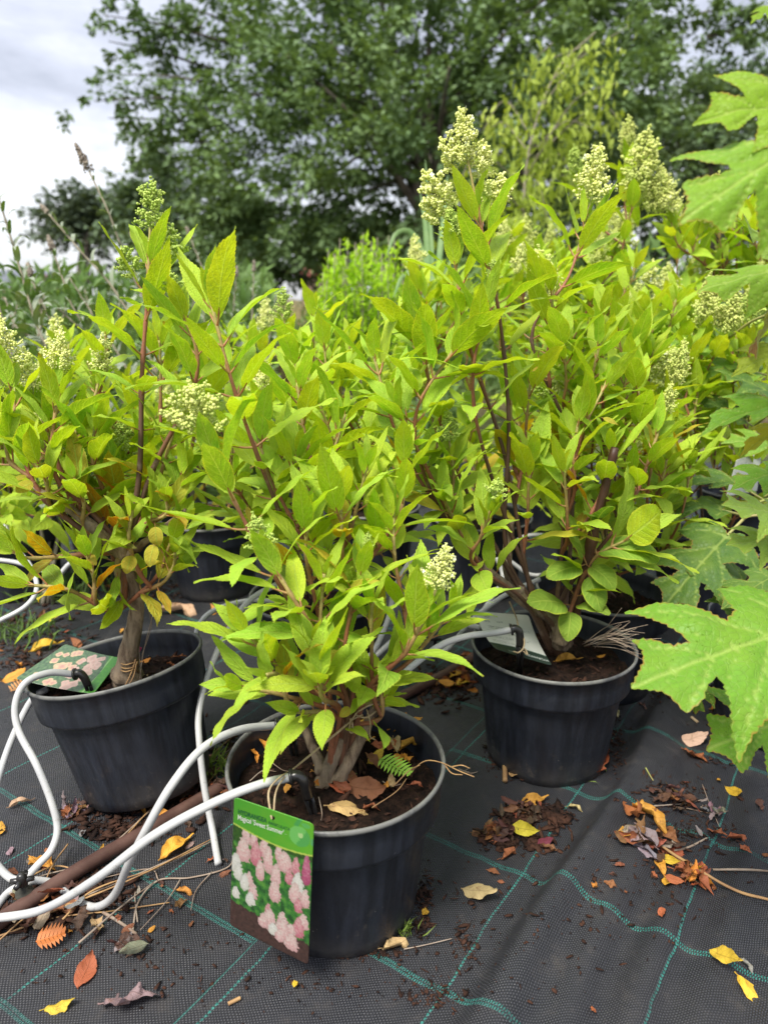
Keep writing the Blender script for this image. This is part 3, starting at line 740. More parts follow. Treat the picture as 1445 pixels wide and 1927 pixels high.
# --- centre front
A = pot_spot(633, 0.888)
hubA = None
tA = [
 (497, 1035, .775, dict(via=[(655, 1330, .86), (600, 1205, .80), (548, 1120, .775)], flower='bud', fsize=.042, leaf=.098, leafy=.19)),
 (690, 1030, .83, dict(via=[(665, 1300, .87), (650, 1210, .85)], flower='bud', fsize=.018, leaf=.095, leafy=.17)),
 (820, 1110, .80, dict(via=[(690, 1300, .86), (765, 1225, .82)], flower='cream', fsize=.055, leaf=.095, leafy=.17)),
 (590, 1205, .77, dict(via=[(650, 1320, .86), (605, 1290, .79)], leaf=.085, leafy=.09)),
 (600, 1275, .755, dict(via=[(640, 1340, .86), (608, 1315, .79)], leaf=.088, leafy=.06, upb=.9)),
 (455, 1180, .80, dict(via=[(640, 1340, .87), (540, 1270, .83)], leaf=.085)),
 (440, 1290, .80, dict(via=[(635, 1350, .87), (540, 1310, .83)], leaf=.080, leafy=.15)),
 (500, 1270, .77, dict(leaf=.075, leafy=.12)),
 (385, 825, .82, dict(via=[(650, 1300, .88), (520, 1090, .84), (445, 950, .82)], flower='flat', fsize=.066, leaf=.108, leafy=.25, tone=.98)),
 (395, 560, .84, dict(via=[(655, 1290, .92), (540, 1000, .92), (450, 760, .86)], leaf=.108, leafy=.27, tone=.95)),
 (745, 1240, .86, dict(leaf=.075, leafy=.13)),
 (858, 1135, .84, dict(via=[(690, 1310, .87), (775, 1240, .86)], leaf=.075, leafy=.08)),
 (690, 880, .90, dict(leaf=.09, leafy=.2)), (640, 930, .86, dict(leaf=.09)), (580, 960, .84, dict(leaf=.085)),
 (560, 850, .93, dict(leaf=.1)), (480, 800, .96, dict(leaf=.1)), (760, 860, .93, dict(leaf=.095)),
 (740, 960, .88, dict(leaf=.08)), (610, 1080, .82, dict(leaf=.085)), (700, 1120, .82, dict(leaf=.07)),
 (650, 780, 1.0, dict(leaf=.1)), (560, 720, 1.02, dict(leaf=.105)),
 (730, 1310, .88, dict(leaf=.07, leafy=.05, via=[(670, 1340, .88)])),
 (560, 1340, .80, dict(leaf=.065, leafy=.05, via=[(620, 1350, .86)])),
]
shrub('hydrangea in a black pot of its own, the one with the upright picture tag', A, 0, tA, 11, group=GRP, leaf=.09, tone=1.0, gap=.034, yellow=.07, r0=.0042,
      trunk=[([A+Vector((-.012, 0, 0.157)), A+Vector((-.012, -.002, 0.187)), A+Vector((-.004, .0, 0.207)), A+Vector((.006, .004, 0.234))], [.014, .0095, .0085, .007], None),
             ([A+Vector((-.006, 0, 0.162)), A+Vector((.012, 0, 0.197)), A+Vector((.035, .01, 0.242)), A+Vector((.055, .015, 0.282))], [.009, .0075, .0065, .0055], None),
             ([A+Vector((-.01, 0, 0.172)), A+Vector((-.03, .01, 0.217)), A+Vector((-.045, .02, 0.252))], [.008, .006, .0045], None)])

# --- left front, leaning pot
B = P(222, 1290, 1.12)-(Matrix.Rotation(math.radians(-10), 3, 'Y') @ Matrix.Rotation(math.radians(-3), 3, 'X')) @ Vector((0, 0, .207)); B.z = 0
tiltB = Matrix.Rotation(math.radians(-10), 4, 'Y') @ Matrix.Rotation(math.radians(-3), 4, 'X')
hubB = P(236, 1035, 1.03)
tB = [
 (283, 425, .97, dict(via=[(262, 900, 1.0), (268, 700, .98), (278, 560, .97)], flower=[('bud', .066, .002, -.005, 0), ('glump', .050, .014, -.045, .4), ('glump', .042, -.024, -.062, -.7)], bare_tip=.045, leaf=.105, leafy=.30, gap=.05, tone=.95)),
 (330, 555, .95, dict(via=[(290, 880, 1.0), (372, 700, .97)], flower='glump', fsize=.03, leaf=.105, leafy=.20)),
 (115, 700, 1.0, dict(via=[(170, 960, 1.02), (100, 880, 1.0)], flower='cream', fsize=.06, leaf=.10, leafy=.22)),
 (15, 690, 1.0, dict(via=[(160, 1000, 1.02), (60, 900, 1.0)], flower='cream', fsize=.07, leaf=.105, leafy=.24)),
 (65, 740, 1.05, dict(via=[(150, 970, 1.05)], flower='cream', fsize=.065, leaf=.10)),
 (-10, 800, .98, dict(leaf=.11)), (190, 700, 1.1, dict(flower='cream', fsize=.06)), (180, 800, 1.02, {}), (230, 850, 1.06, dict(flower='bud', fsize=.05)),
 (330, 800, 1.0, {}), (350, 880, 1.0, {}), (310, 930, .98, dict(leaf=.075)), (140, 900, .98, dict(leaf=.085)), (60, 860, .96, dict(leaf=.1)),
 (20, 1030, .98, dict(leaf=.085)), (40, 1100, .98, dict(via=[(225, 1150, 1.04), (130, 1110, 1.0)], leaf=.10, leafy=.20)),
 (350, 980, 1.0, dict(leaf=.075)), (330, 1040, 1.0, dict(leaf=.07)), (160, 1030, .98, dict(leaf=.075)), (250, 960, .98, dict(leaf=.07)),
 (300, 640, 1.03, dict(leaf=.11)), (215, 1120, 1.02, dict(leaf=.06, leafy=.06)), (200, 620, 1.12, {}), (250, 740, 1.08, {}), (150, 780, 1.05, {}), (100, 820, 1.08, {}), (40, 780, 1.1, {}), (280, 820, 1.06, {}), (200, 880, 1.05, {}), (380, 740, 1.06, dict(leaf=.11)),
]
mB = Matrix.Translation((B.x, B.y, ground_h(B.x, B.y)+.014)) @ tiltB
rootB = None
def shrubB():
    global rootB
    z0 = ground_h(B.x, B.y)
    t = Matrix.Translation((0, 0, .016)) @ tiltB
    return shrub('hydrangea in a leaning black pot with a single grey trunk and yellowing leaves', B, 0, tB, 22, group=GRP, leaf=.088, tone=.93, tilt=t, hub=hubB, potkw=dict(squash=.84), gap=.036, yellow=.17, r0=.0048, soil_z=.157,
      trunk=[([P(236, 1290, 1.11), P(243, 1230, 1.09), P(258, 1140, 1.06), P(240, 1070, 1.04), P(226, 1015, 1.02)], [.020, .0145, .011, .010, .008], None),
             ([P(232, 1050, 1.03), P(195, 1010, 1.02), P(120, 950, 1.01), P(30, 905, 1.0)], [.009, .008, .006, .004], None),
             ([P(250, 1130, 1.06), P(228, 1100, 1.05), P(215, 1060, 1.05)], [.006, .004, .003], None),
             ([P(238, 1045, 1.03), P(300, 1000, 1.02), P(350, 960, 1.0)], [.006, .004, .003], None)])
rootB, M4B = shrubB()

# --- right front
C = pot_spot(1040, 1.19)
tC = [
 (880, 300, .99, dict(via=[(1050, 1190, 1.16), (955, 1050, 1.12), (957, 800, 1.06), (940, 600, 1.02), (908, 440, 1.0)], leaf=.115, leafy=.27, gap=.05, bare_tip=.07,
    flower=[('cream', .072, .0, -.004, -.12), ('lump', .044, .016, -.022, .5), ('lump', .046, -.014, -.012, -.6), ('lump', .062, -.022, -.062, -.75), ('lump', .055, .026, -.064, .8), ('lump', .045, -.036, -.082, -.4)])),
 (1110, 385, 1.2, dict(via=[(1060, 1190, 1.2), (1075, 850, 1.2), (1000, 640, 1.18), (1070, 520, 1.18)], flower='cream', fsize=.10, leaf=.11, leafy=.3, gap=.05)),
 (850, 455, 1.0, dict(via=[(1000, 1120, 1.14), (950, 860, 1.08), (880, 640, 1.02)], flower='bud', fsize=.045, leaf=.105, leafy=.25, gap=.045)),
 (925, 530, .97, dict(via=[(960, 1000, 1.1), (890, 750, 1.0)], flower='bud', fsize=.03, leaf=.105, leafy=.2)),
 (775, 590, 1.05, dict(via=[(960, 1080, 1.12), (850, 860, 1.06)], flower='bud', fsize=.04, leaf=.11, leafy=.25)),
 (865, 640, .98, dict(via=[(985, 1130, 1.14), (850, 1000, 1.08), (780, 800, 1.0)], leaf=.105, leafy=.25)),
 (700, 660, 1.02, dict(via=[(985, 1130, 1.14), (880, 1030, 1.08), (760, 850, 1.04)], leaf=.10)),
 (745, 760, .98, dict(via=[(985, 1130, 1.14), (880, 1030, 1.08)], leaf=.09, leafy=.2)),
 (930, 940, .94, dict(via=[(985, 1130, 1.12), (890, 1060, 1.02), (905, 1010, .98)], flower='glump', fsize=.03, leaf=.098, leafy=.18)),
 (845, 830, 1.02, dict(flower='bud', fsize=.045, leaf=.085)), (830, 930, 1.0, dict(via=[(985, 1130, 1.14), (900, 1060, 1.08)], leaf=.09)),
 (1000, 700, 1.1, {}), (1060, 640, 1.12, dict(leaf=.1)), (1140, 720, 1.1, dict(via=[(1050, 1100, 1.14), (1085, 850, 1.1)], leaf=.1)),
 (1000, 860, 1.06, {}), (1090, 780, 1.08, {}), (1130, 640, 1.15, dict(leaf=.1)), (1060, 880, 1.04, {}), (1150, 830, 1.08, {}), (960, 720, 1.12, {}),
 (1250, 780, 1.12, dict(via=[(1060, 1120, 1.16), (1180, 960, 1.12)], flower='pale', fsize=.05)), (1040, 540, 1.14, dict(leaf=.11)), (1200, 700, 1.15, {}),
 (1190, 1010, 1.08, dict(via=[(1060, 1190, 1.16), (1110, 1060, 1.12)], leaf=.105, leafy=.16, meshes=LF[:6]+LFB)),
]
rootC, M4C = shrub('hydrangea in a black pot beside the bare fabric, with a tall cream flower spray', C, 0, tC, 33, group=GRP, leaf=.092, tone=.93, gap=.038, yellow=.04, r0=.0044,
      trunk=[([P(1058, 1212, 1.18), P(1052, 1180, 1.16), P(1035, 1160, 1.16), P(985, 1130, 1.14), P(930, 1085, 1.10), P(898, 1060, 1.08)], [.017, .012, .0105, .0085, .0075, .006], None),
             ([P(985, 1130, 1.14), P(955, 1070, 1.13), P(960, 980, 1.11)], [.009, .0075, .006], None),
             ([P(1055, 1180, 1.17), P(1042, 1140, 1.18)], [.008, .007], None)])
# the cut stem with low leaves, growing in the same pot
part('cut_stem', tube([P(1074, 1195, 1.17), P(1085, 1140, 1.155), P(1122, 980, 1.10), P(1157, 842, 1.07)], .0085, .0062, sides=10, n=26, rough=.3, nodes=(.06, .17)), M['cane'], rootC)
rr = random.Random(5); bC = wpos(rootC)
for (px, py, d, ex, ey, ed, s, me) in [(1072, 1138, 1.15, 996, 1132, 1.10, 1, 0), (1076, 1138, 1.15, 1146, 1146, 1.10, 1, 1), (1073, 1144, 1.15, 1070, 1200, 1.11, 1, 2),
                                      (1100, 1062, 1.12, 1030, 1085, 1.09, 1, 0), (1104, 1062, 1.12, 1060, 960, 1.10, 1, 1), (1110, 1040, 1.12, 1238, 1030, 1.06, 1, 2), (1118, 985, 1.1, 1150, 950, 1.05, 1, 0), (1118, 985, 1.1, 1105, 960, 1.06, 1, 1), (1105, 1075, 1.12, 1130, 1150, 1.10, 1, 0), (1102, 1062, 1.12, 1160, 1100, 1.08, 1, 2)]:
    a = P(px, py, d); b = P(ex, ey, ed); v = b-a
    link('leaf', LFB[me], rootC, mat=basis(a-bC, v, Vector((rr.uniform(-.2, .2), -.35, 1)), v.length/1.12), color=(.17*rr.uniform(.9, 1.1), .33, .035, 1))

# --- behind the centre and further rows
tE = [(590, 585, 1.28, dict(leaf=.10, leafy=.28, gap=.045)), (535, 600, 1.32, dict(flower='bud', fsize=.055)), (640, 700, 1.25, {}), (500, 735, 1.25, dict(flower='cream', fsize=.06)), (560, 800, 1.2, {}), (690, 740, 1.25, {}),
      (620, 850, 1.2, {}), (520, 900, 1.2, {}), (700, 900, 1.2, {}), (460, 960, 1.25, {}), (740, 990, 1.25, {}), (610, 640, 1.2, dict(leaf=.11)), (560, 660, 1.22, dict(leaf=.11)), (700, 820, 1.12, {}), (600, 760, 1.12, {}), (530, 820, 1.12, {}), (640, 930, 1.1, {}), (760, 820, 1.2, {}), (660, 700, 1.3, {}), (440, 820, 1.2, {}), (580, 1000, 1.2, {}), (480, 700, 1.35, {}), (660, 640, 1.36, {}), (770, 700, 1.3, {}), (420, 880, 1.25, {})]
shrub('hydrangea right behind the nearest pot, mostly hidden, its upright green tips in the gap', 600, 1.39, tE, 44, group=GRP, leaf=.095, tone=.98, yellow=.06, potkw=dict(detail=False, chips=20))
tD = scatter(3, 27, 1030, 1270, lambda x: 560, 1010, 1.2, 1.38, ('pale', 'cream', 'bud'), .32)+[(1290, 1000, 1.3, dict(leaf=.09)), (1240, 830, 1.25, {}), (1300, 860, 1.25, {}), (1270, 720, 1.28, dict(flower='pale', fsize=.075))]
shrub('hydrangea in a black pot tucked close behind the pot with the cut stem', 1138, 1.415, tD, 55, group=GRP, leaf=.09, tone=.9, yellow=.08, potkw=dict(detail=False, chips=60))
# right mass
tG3 = scatter(4, 30, 1180, 1440, lambda x: 560, 960, 1.45, 1.75, ('pale', 'cream', 'bud'), .3)
shrub('hydrangea among the oak-leaved foliage, small pale flower heads low in its leaves', 1335, 1.72, tG3, 66, group=GRP, leaf=.095, tone=.85, yellow=.03, potkw=dict(detail=False, chips=0))
tG1 = scatter(5, 24, 780, 1010, lambda x: 500, 900, 1.6, 1.9, ('pale', 'cream'), .25)
shrub('hydrangea two rows back behind the tall cream spray, half hidden by it', 905, 1.9, tG1, 77, group=GRP, leaf=.095, tone=.9, yellow=.05, potkw=dict(detail=False, chips=0))
tG2 = scatter(6, 26, 1000, 1240, lambda x: 470, 860, 1.6, 1.85, ('pale', 'cream'), .4)+[(1200, 350, 1.75, dict(flower=[('pale', .15, 0, -.02, 0), ('pale', .11, .03, -.06, .2)], leaf=.1, leafy=.3)), (1180, 285, 1.85, dict(flower='pale', fsize=.085)), (1085, 330, 1.8, dict(flower='bud', fsize=.07))]
shrub('hydrangea in the second row with the broad pale yellow cone standing highest on it', 1130, 1.95, tG2, 88, group=GRP, leaf=.10, tone=.9, yellow=.03, potkw=dict(detail=False, chips=0))
tH3 = scatter(7, 27, 1250, 1480, lambda x: 390, 760, 1.75, 2.1, ('pale', 'cream'), .45)+[(1320, 430, 1.8, dict(flower='pale', fsize=.13)), (1400, 400, 1.9, {})]
shrub('hydrangea behind the large lobed leaves, cream heads level with them', 1400, 2.15, tH3, 99, group=GRP, leaf=.11, tone=.88, yellow=.02, potkw=dict(detail=False, chips=0))
tH1 = scatter(8, 22, 930, 1180, lambda x: 430, 640, 2.1, 2.4, ('pale', 'cream'), .45)+[(990, 480, 2.1, dict(flower='pale', fsize=.11)), (1165, 470, 2.1, dict(flower='pale', fsize=.12))]
shrub('hydrangea in the back row whose cream heads show right of the dark tree trunk', 1040, 2.45, tH1, 101, group=GRP, leaf=.11, tone=.88, yellow=.0, potkw=dict(detail=False, chips=0))
# left and middle background
tF1 = scatter(9, 16, 330, 520, lambda x: 620, 950, 1.6, 1.9, ('cream', 'bud'), .2)
shrub('hydrangea in the second row between the leaning pot and the centre, its pot in shadow', 400, 1.9, tF1, 111, group=GRP, leaf=.09, tone=.88, yellow=.05, potkw=dict(detail=False, chips=0))
tF2 = scatter(10, 16, -60, 170, lambda x: 640, 980, 1.5, 1.85, ('cream', 'pale'), .3)
shrub('hydrangea at the edge behind the leaning pot, cream heads beneath the grey-leaved spires', 20, 1.9, tF2, 121, group=GRP, leaf=.10, tone=.9, yellow=.03, potkw=dict(detail=False, chips=0))
tF3 = scatter(12, 14, 160, 340, lambda x: 660, 960, 1.7, 2.0, ('cream', 'bud'), .2)
shrub('hydrangea two rows back, glimpsed through the branches above the leaning pot', 205, 2.05, tF3, 131, group=GRP, leaf=.09, tone=.85, yellow=.05, potkw=dict(detail=False, chips=0))
tF4 = scatter(13, 16, 560, 800, lambda x: 650, 860, 1.9, 2.1, ('cream',), .15)
shrub('hydrangea in the second row below the bright green bush', 700, 2.0, tF4, 141, group=GRP, leaf=.085, tone=.88, yellow=.05, potkw=dict(detail=False, chips=0))

# ================================================================== oak-leaved hydrangeas on the right
def oak_mat():
    g = NG('oak_leaf_surface'); oi = g.n('ShaderNodeObjectInfo'); tc = g.n('ShaderNodeTexCoord'); at = g.n('ShaderNodeAttribute'); at.attribute_name = 'paint'
    sp = g.n('ShaderNodeSeparateXYZ'); g.l(at.outputs['Color'], sp.inputs[0]); ob = tc.outputs['Object']
    vein = g.ramp(sp.outputs[0], 0.0, 1.0); edge = sp.outputs[1]
    n = g.noise(4, 4, 0.6, ob); f = g.noise(30, 4, 0.65, ob)
    vo = g.n('ShaderNodeTexVoronoi'); vo.feature = 'DISTANCE_TO_EDGE'; vo.inputs['Scale'].default_value = 26; g.l(ob, vo.inputs[0])
    net = g.ramp(vo.outputs[0], 0.0, 0.09, 1, 0)
    hs = g.n('ShaderNodeHueSaturation'); g.put(g.ramp(f, 0.25, 0.75, 0.86, 1.12, False), hs.inputs['Value']); g.l(oi.outputs['Color'], hs.inputs['Color'])
    col = g.mix(g.ramp(n, 0.4, 0.7, 0, 0.22), hs.outputs[0], (0.30, 0.42, 0.04))
    col = g.mix(g.math('MULTIPLY', vein, 0.42), col, (0.46, 0.58, 0.14)); col = g.mix(g.math('MULTIPLY', net, 0.10), col, (0.45, 0.55, 0.16))
    col = g.mix(g.math('MULTIPLY', g.ramp(edge, 0.5, 1.0), g.ramp(n, 0.45, 0.6, 0.15, 0.75)), col, (0.38, 0.16, 0.04))
    ge = g.n('ShaderNodeNewGeometry'); colb = g.mix(g.math('MULTIPLY', ge.outputs['Backfacing'], 0.45), col, (0.32, 0.46, 0.08))
    # rain drops
    v2 = g.n('ShaderNodeTexVoronoi'); v2.inputs['Scale'].default_value = 34; g.l(ob, v2.inputs[0])
    drop = g.math('MULTIPLY', g.ramp(v2.outputs[0], 0.0, 0.26, 1, 0), g.ramp(g.noise(5, 2, 0.5, ob), 0.48, 0.60))
    h = g.math('ADD', g.math('MULTIPLY', vein, -0.9), g.math('MULTIPLY', net, -0.35)); h = g.math('ADD', h, g.math('MULTIPLY', f, 0.3)); h = g.math('ADD', h, g.math('MULTIPLY', drop, 1.6))
    nr = g.bump(h, 0.6, 0.002)
    rgh = g.math('SUBTRACT', 0.45, g.math('MULTIPLY', drop, 0.3))
    tr = g.n('ShaderNodeBsdfTranslucent'); g.l(g.mix(1.0, colb, (1.25, 1.15, 0.5), 'MULTIPLY'), tr.inputs[0]); mx = g.n('ShaderNodeMixShader'); mx.inputs[0].default_value = 0.38
    g.l(g.bsdf(colb, rgh, 0.25, nr), mx.inputs[1]); g.l(tr.outputs[0], mx.inputs[2])
    return g.done(mx.outputs[0])
M['oak'] = oak_mat()
def oak_mesh(name, seed, droop=0.5, fold=0.2, wf=1.0):
    r = random.Random(seed)
    half = [(0.00, 0.02), (-0.05, 0.10), (-0.03, 0.22), (0.05, 0.34), (0.17, 0.44), (0.22, 0.33), (0.25, 0.22), (0.31, 0.17), (0.37, 0.24), (0.45, 0.36), (0.58, 0.47), (0.72, 0.52), (0.66, 0.40), (0.63, 0.28), (0.60, 0.18), (0.60, 0.12), (0.67, 0.15), (0.75, 0.21), (0.84, 0.25), (0.84, 0.18), (0.88, 0.09), (1.0, 0.0)]
    def side(sg):
        return [(x+r.uniform(-.015, .015), sg*y*wf*r.uniform(.93, 1.07)) if 0 < i < len(half)-1 else (x, sg*y) for i, (x, y) in enumerate(half)]
    L_, R_ = side(1), side(-1)
    loop = L_ + R_[-2::-1]
    poly = []
    for i in range(len(loop)):
        a = Vector(loop[i]); b = Vector(loop[(i+1) % len(loop)]); ln = (b-a).length; k = max(1, int(ln/0.036)); nrm = Vector((-(b-a).y, (b-a).x))
        if nrm.length: nrm.normalize()
        for j in range(k):
            t = j/k; poly.append(a.lerp(b, t))
            if k > 1 or ln > .03: poly.append(a.lerp(b, min(1, t+0.62/k))+nrm*0.011*r.uniform(.4, 1.4))
    # veins: midrib and lobe ribs plus secondaries
    segs = [((0, 0), (1, 0), 0.012)]
    for sg in (1, -1):
        for (o_, tx, ty, w_) in [(0.02, 0.17, 0.43, .009), (0.18, 0.71, 0.50, .010), (0.52, 0.84, 0.24, .008), (0.05, 0.05, 0.3, .006), (.70, .9, .08, .005), (0.38, .60, .2, .005)]:
            segs.append(((o_, 0), (tx, sg*ty*wf), w_))
        for (a, b) in [((.30, .11), (.36, .22)), ((.38, .19), (.50, .40)), ((.45, .25), (.63, .33)), ((.54, .34), (.70, .42)), ((.07, .15), (.0, .25)), ((.10, .25), (.2, .31)), ((.62, .08), (.70, .16)), ((.70, .14), (.84, .19))]:
            segs.append(((a[0], sg*a[1]*wf), (b[0], sg*b[1]*wf), .005))
    pts = list(poly); n0 = len(poly)
    def inside(p):
        c = False; j = n0-1
        for i in range(n0):
            a, b = poly[i], poly[j]
            if (a.y > p[1]) != (b.y > p[1]) and p[0] < (b.x-a.x)*(p[1]-a.y)/(b.y-a.y)+a.x: c = not c
            j = i
        return c
    st = 0.024
    for i in range(int(1.1/st)):
        for j in range(-int(.6/st), int(.6/st)+1):
            p = (-.06+i*st+(j % 2)*st/2, j*st)
            if inside(p) and min((Vector(p)-q).length for q in poly) > .011: pts.append(Vector(p))
    res = delaunay_2d_cdt(pts, [], [list(range(n0))], 1, 1e-5)
    vs, fs = res[0], res[2]
    V = []; Cc = []
    def dseg(p, a, b):
        a = Vector(a); b = Vector(b); t = max(0, min(1, (p-a).dot(b-a)/(b-a).length_squared)); return (p-(a+(b-a)*t)).length, t
    for p in vs:
        vv = 0; dm = 1
        for a, b, w_ in segs:
            d, t = dseg(p, a, b); ww = w_*(1.1-.6*t); vv = max(vv, max(0, 1-(d/ww/1.7)) if d < ww*1.7 else 0); dm = min(dm, d)
        ed = min((p-q).length for q in poly)
        x, y = p.x, p.y
        z = abs(y)*math.tan(fold)-0.28*y*y*2-droop*0.5*x*x+0.16*x+0.012*min(dm*18, 1)+0.03*mnoise.noise(Vector((x*5, y*5, seed)))+0.02*math.sin(14*x+seed)*abs(y)*2
        V.append((x*(1-.12*droop*x), y, z)); Cc.append((vv, max(0, 1-ed/.02), 0))
    F = [tuple(f) for f in fs]
    # upward normals
    a, b, c = [Vector(V[i]) for i in F[0][:3]]
    if (b-a).cross(c-a).z < 0: F = [tuple(reversed(f)) for f in F]
    B = tube([(0.02, 0, 0), (-0.1, 0, -0.02), (-0.26, 0, -0.05)], 0.014, 0.017, sides=6, n=6, cap=False)
    n = len(V); nf = len(F); V += [tuple(q) for q in B[0]]; Cc += [(0, 0, 0)]*len(B[0]); F += [tuple(i+n for i in f) for f in B[1]]
    return mesh_data(name, V, F, [M['oak'], M['petiole_green']], True, None, [0]*nf+[1]*(len(F)-nf), Cc)
OAK = [oak_mesh('oak_leaf', 1, 0.25, 0.10), oak_mesh('oak_leaf', 2, 0.7, 0.25, .95), oak_mesh('oak_leaf', 3, 1.0, 0.42, .85), oak_mesh('oak_leaf', 4, 0.45, -0.10, .9)]
def oakshrub(loc, label, leaves, stems, seed):
    root = empty('potted_oakleaf_hydrangea', (loc[0], loc[1], ground_h(loc[0], loc[1]))); tag(root, label, 'shrub', 'oak-leaved hydrangeas at the edge of the bed')
    make_pot(root, Matrix.Translation(root.location), seed=seed, detail=False, chips=0)
    base = root.location
    for pts in stems: part('stem', tube(pts, 0.007, 0.004, sides=8, rough=.2, seed=seed), M['bark'], root)
    for (bx, by, bd, tx, ty, td, nh, var, col, *rest) in leaves:
        a = P(bx, by, bd); b = P(tx, ty, td); v = b-a; wy = rest[0] if rest else 1.0
        link('leaf', OAK[var], root, mat=basis(a-base, v, Vector(nh), v.length*1.02, wy), color=(*col, 1))
        # petiole back to the nearest stem
        e_ = a-v.normalized()*v.length*.26
        st = min((Vector(p) for s in stems for p in cat_rom(s, 14)), key=lambda q: (q-e_).length)
        part('leaf_stalk', tube([e_+v.normalized()*.004, e_.lerp(st, .5)+Vector((0, 0, .01)), st], .0024, .003, sides=6), M['petiole_green'], root)
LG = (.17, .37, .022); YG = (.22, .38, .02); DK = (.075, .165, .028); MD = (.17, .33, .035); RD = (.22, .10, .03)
oakshrub((.70, .70), 'oak-leaved hydrangea reaching in from the right edge with big wet lobed leaves', [
  (1505, 1180, .76, 1181, 1304, .72, (-.12, -.6, 1), 0, (.15, .33, .028), .86),
  (1540, 1335, .80, 1326, 1408, .77, (-.1, -.75, 1), 3, (.15, .33, .025), 1.0),
  (1540, 215, .60, 1318, 188, .57, (.1, -.85, .7), 1, YG, .8),
  (1570, 235, .58, 1275, 412, .56, (.1, -.9, .6), 3, (.19, .36, .025), .72),
  (1530, 500, .74, 1308, 540, .72, (.0, -.7, .8), 3, (.21, .37, .03), .6),
  (1500, 440, .78, 1350, 455, .76, (0, .6, -.6), 2, (.2, .35, .04), .8),
  (1500, 590, .76, 1368, 645, .74, (.0, .7, .6), 2, RD, .7),
  (1500, 655, .76, 1378, 690, .74, (.2, -.5, .8), 1, (.36, .44, .04), .6),
  (1510, 775, .76, 1318, 757, .74, (.0, -.3, 1), 2, LG, .62),
  (1500, 800, .78, 1388, 832, .77, (.0, -.5, 1), 2, (.46, .42, .03), .55),
  (1490, 975, .82, 1352, 955, .80, (.0, -.45, 1), 0, (.27, .42, .06), .9),
  (1490, 1015, .84, 1362, 1030, .83, (.1, -.45, 1), 0, (.28, .43, .06), .8),
  (1480, 890, .88, 1372, 905, .87, (.1, -.3, 1), 1, LG, .9),
  (1322, 1225, .96, 1296, 1372, .97, (-.5, -.75, .15), 2, DK, .55),
  (1470, 8, .6, 1408, 34, .6, (0, -.5, .9), 1, YG, .8),
  ], [[(.70, .70, .2), (.66, .68, .35), (.62, .66, .55), (.60, .64, .80), (.56, .60, 1.02)], [(.70, .70, .2), (.60, .72, .26), (.55, .78, .27)]], 1)
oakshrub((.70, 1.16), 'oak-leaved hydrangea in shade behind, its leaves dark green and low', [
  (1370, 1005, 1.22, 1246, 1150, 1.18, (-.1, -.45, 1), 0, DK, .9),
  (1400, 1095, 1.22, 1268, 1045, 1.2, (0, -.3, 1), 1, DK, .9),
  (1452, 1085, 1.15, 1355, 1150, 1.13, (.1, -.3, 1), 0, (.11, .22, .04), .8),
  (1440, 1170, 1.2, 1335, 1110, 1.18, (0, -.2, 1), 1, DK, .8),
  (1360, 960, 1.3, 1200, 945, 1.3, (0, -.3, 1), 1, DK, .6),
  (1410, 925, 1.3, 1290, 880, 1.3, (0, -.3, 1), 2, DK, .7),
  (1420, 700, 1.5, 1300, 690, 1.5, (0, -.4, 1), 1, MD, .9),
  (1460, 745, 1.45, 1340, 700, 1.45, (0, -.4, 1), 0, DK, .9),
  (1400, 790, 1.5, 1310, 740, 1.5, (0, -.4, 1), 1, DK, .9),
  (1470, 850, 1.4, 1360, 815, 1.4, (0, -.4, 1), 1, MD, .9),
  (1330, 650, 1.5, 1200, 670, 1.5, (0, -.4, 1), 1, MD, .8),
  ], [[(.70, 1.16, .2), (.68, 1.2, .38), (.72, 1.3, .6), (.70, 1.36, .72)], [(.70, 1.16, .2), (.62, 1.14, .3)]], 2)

# ================================================================== irrigation
P_ = lambda L: [P(*q) for q in L]
def hose(label, pts, r=0.0050, group=None):
    pw = []
    for p in pts:
        q = P(*p); f = ground_h(q.x, q.y)+r
        if q.z < f: q = GH(p[0], p[1], r)
        pw.append(q)
    o = part('white_tube', tube(pw, r, r*.98, sides=12, n=len(pts)*9), M['tube']); return tag(o, label, 'irrigation tube', group or 'white irrigation tubes')
hose('white tube running to the black elbow in front of the nearest shrub', [(549, 1462, .82), (485, 1478, .80), (400, 1512, .79), (290, 1572, .79), (180, 1655, .81), (85, 1710, .85), (0, 1727, .87), (-70, 1730, .88)])
hose('white tube dipping in a loop from the nearest pot to the black dripper', [(520, 1365, .93), (450, 1374, .89), (382, 1408, .85), (322, 1480, .82), (272, 1568, .82), (243, 1625, .85), (215, 1685, .90), (180, 1713, .945), (140, 1697, .955), (105, 1670, .955), (72, 1657, .95), (54, 1660, .945)])
hose('white tube bending in an S from the leaning pot down to the black dripper', [(140, 1269, 1.075), (95, 1266, 1.06), (50, 1284, 1.04), (30, 1325, 1.03), (36, 1375, 1.02), (70, 1440, 1.00), (98, 1510, .99), (109, 1560, .985), (97, 1600, .975), (70, 1630, .96), (50, 1652, .95)])
hose('white tube dropping behind the left rim of the leaning pot', [(90, 1296, 1.12), (60, 1318, 1.10), (28, 1380, 1.06), (4, 1445, 1.03), (-15, 1520, 1.02)])
hose('short white tube entering the dripper from the left edge', [(-40, 1570, .96), (-6, 1625, .955), (20, 1652, .95), (44, 1658, .945)])
hose('short white tube leaving the dripper downward at the left edge', [(42, 1666, .945), (15, 1688, .945), (-20, 1735, .95)])
hose('white tube with a cut free end lying beside the picture tag', [(412, 1632, 1.025), (400, 1560, 1.045), (385, 1480, 1.06), (376, 1400, 1.07), (375, 1340, 1.09), (392, 1270, 1.12), (425, 1195, 1.16), (470, 1130, 1.2), (540, 1090, 1.25)])
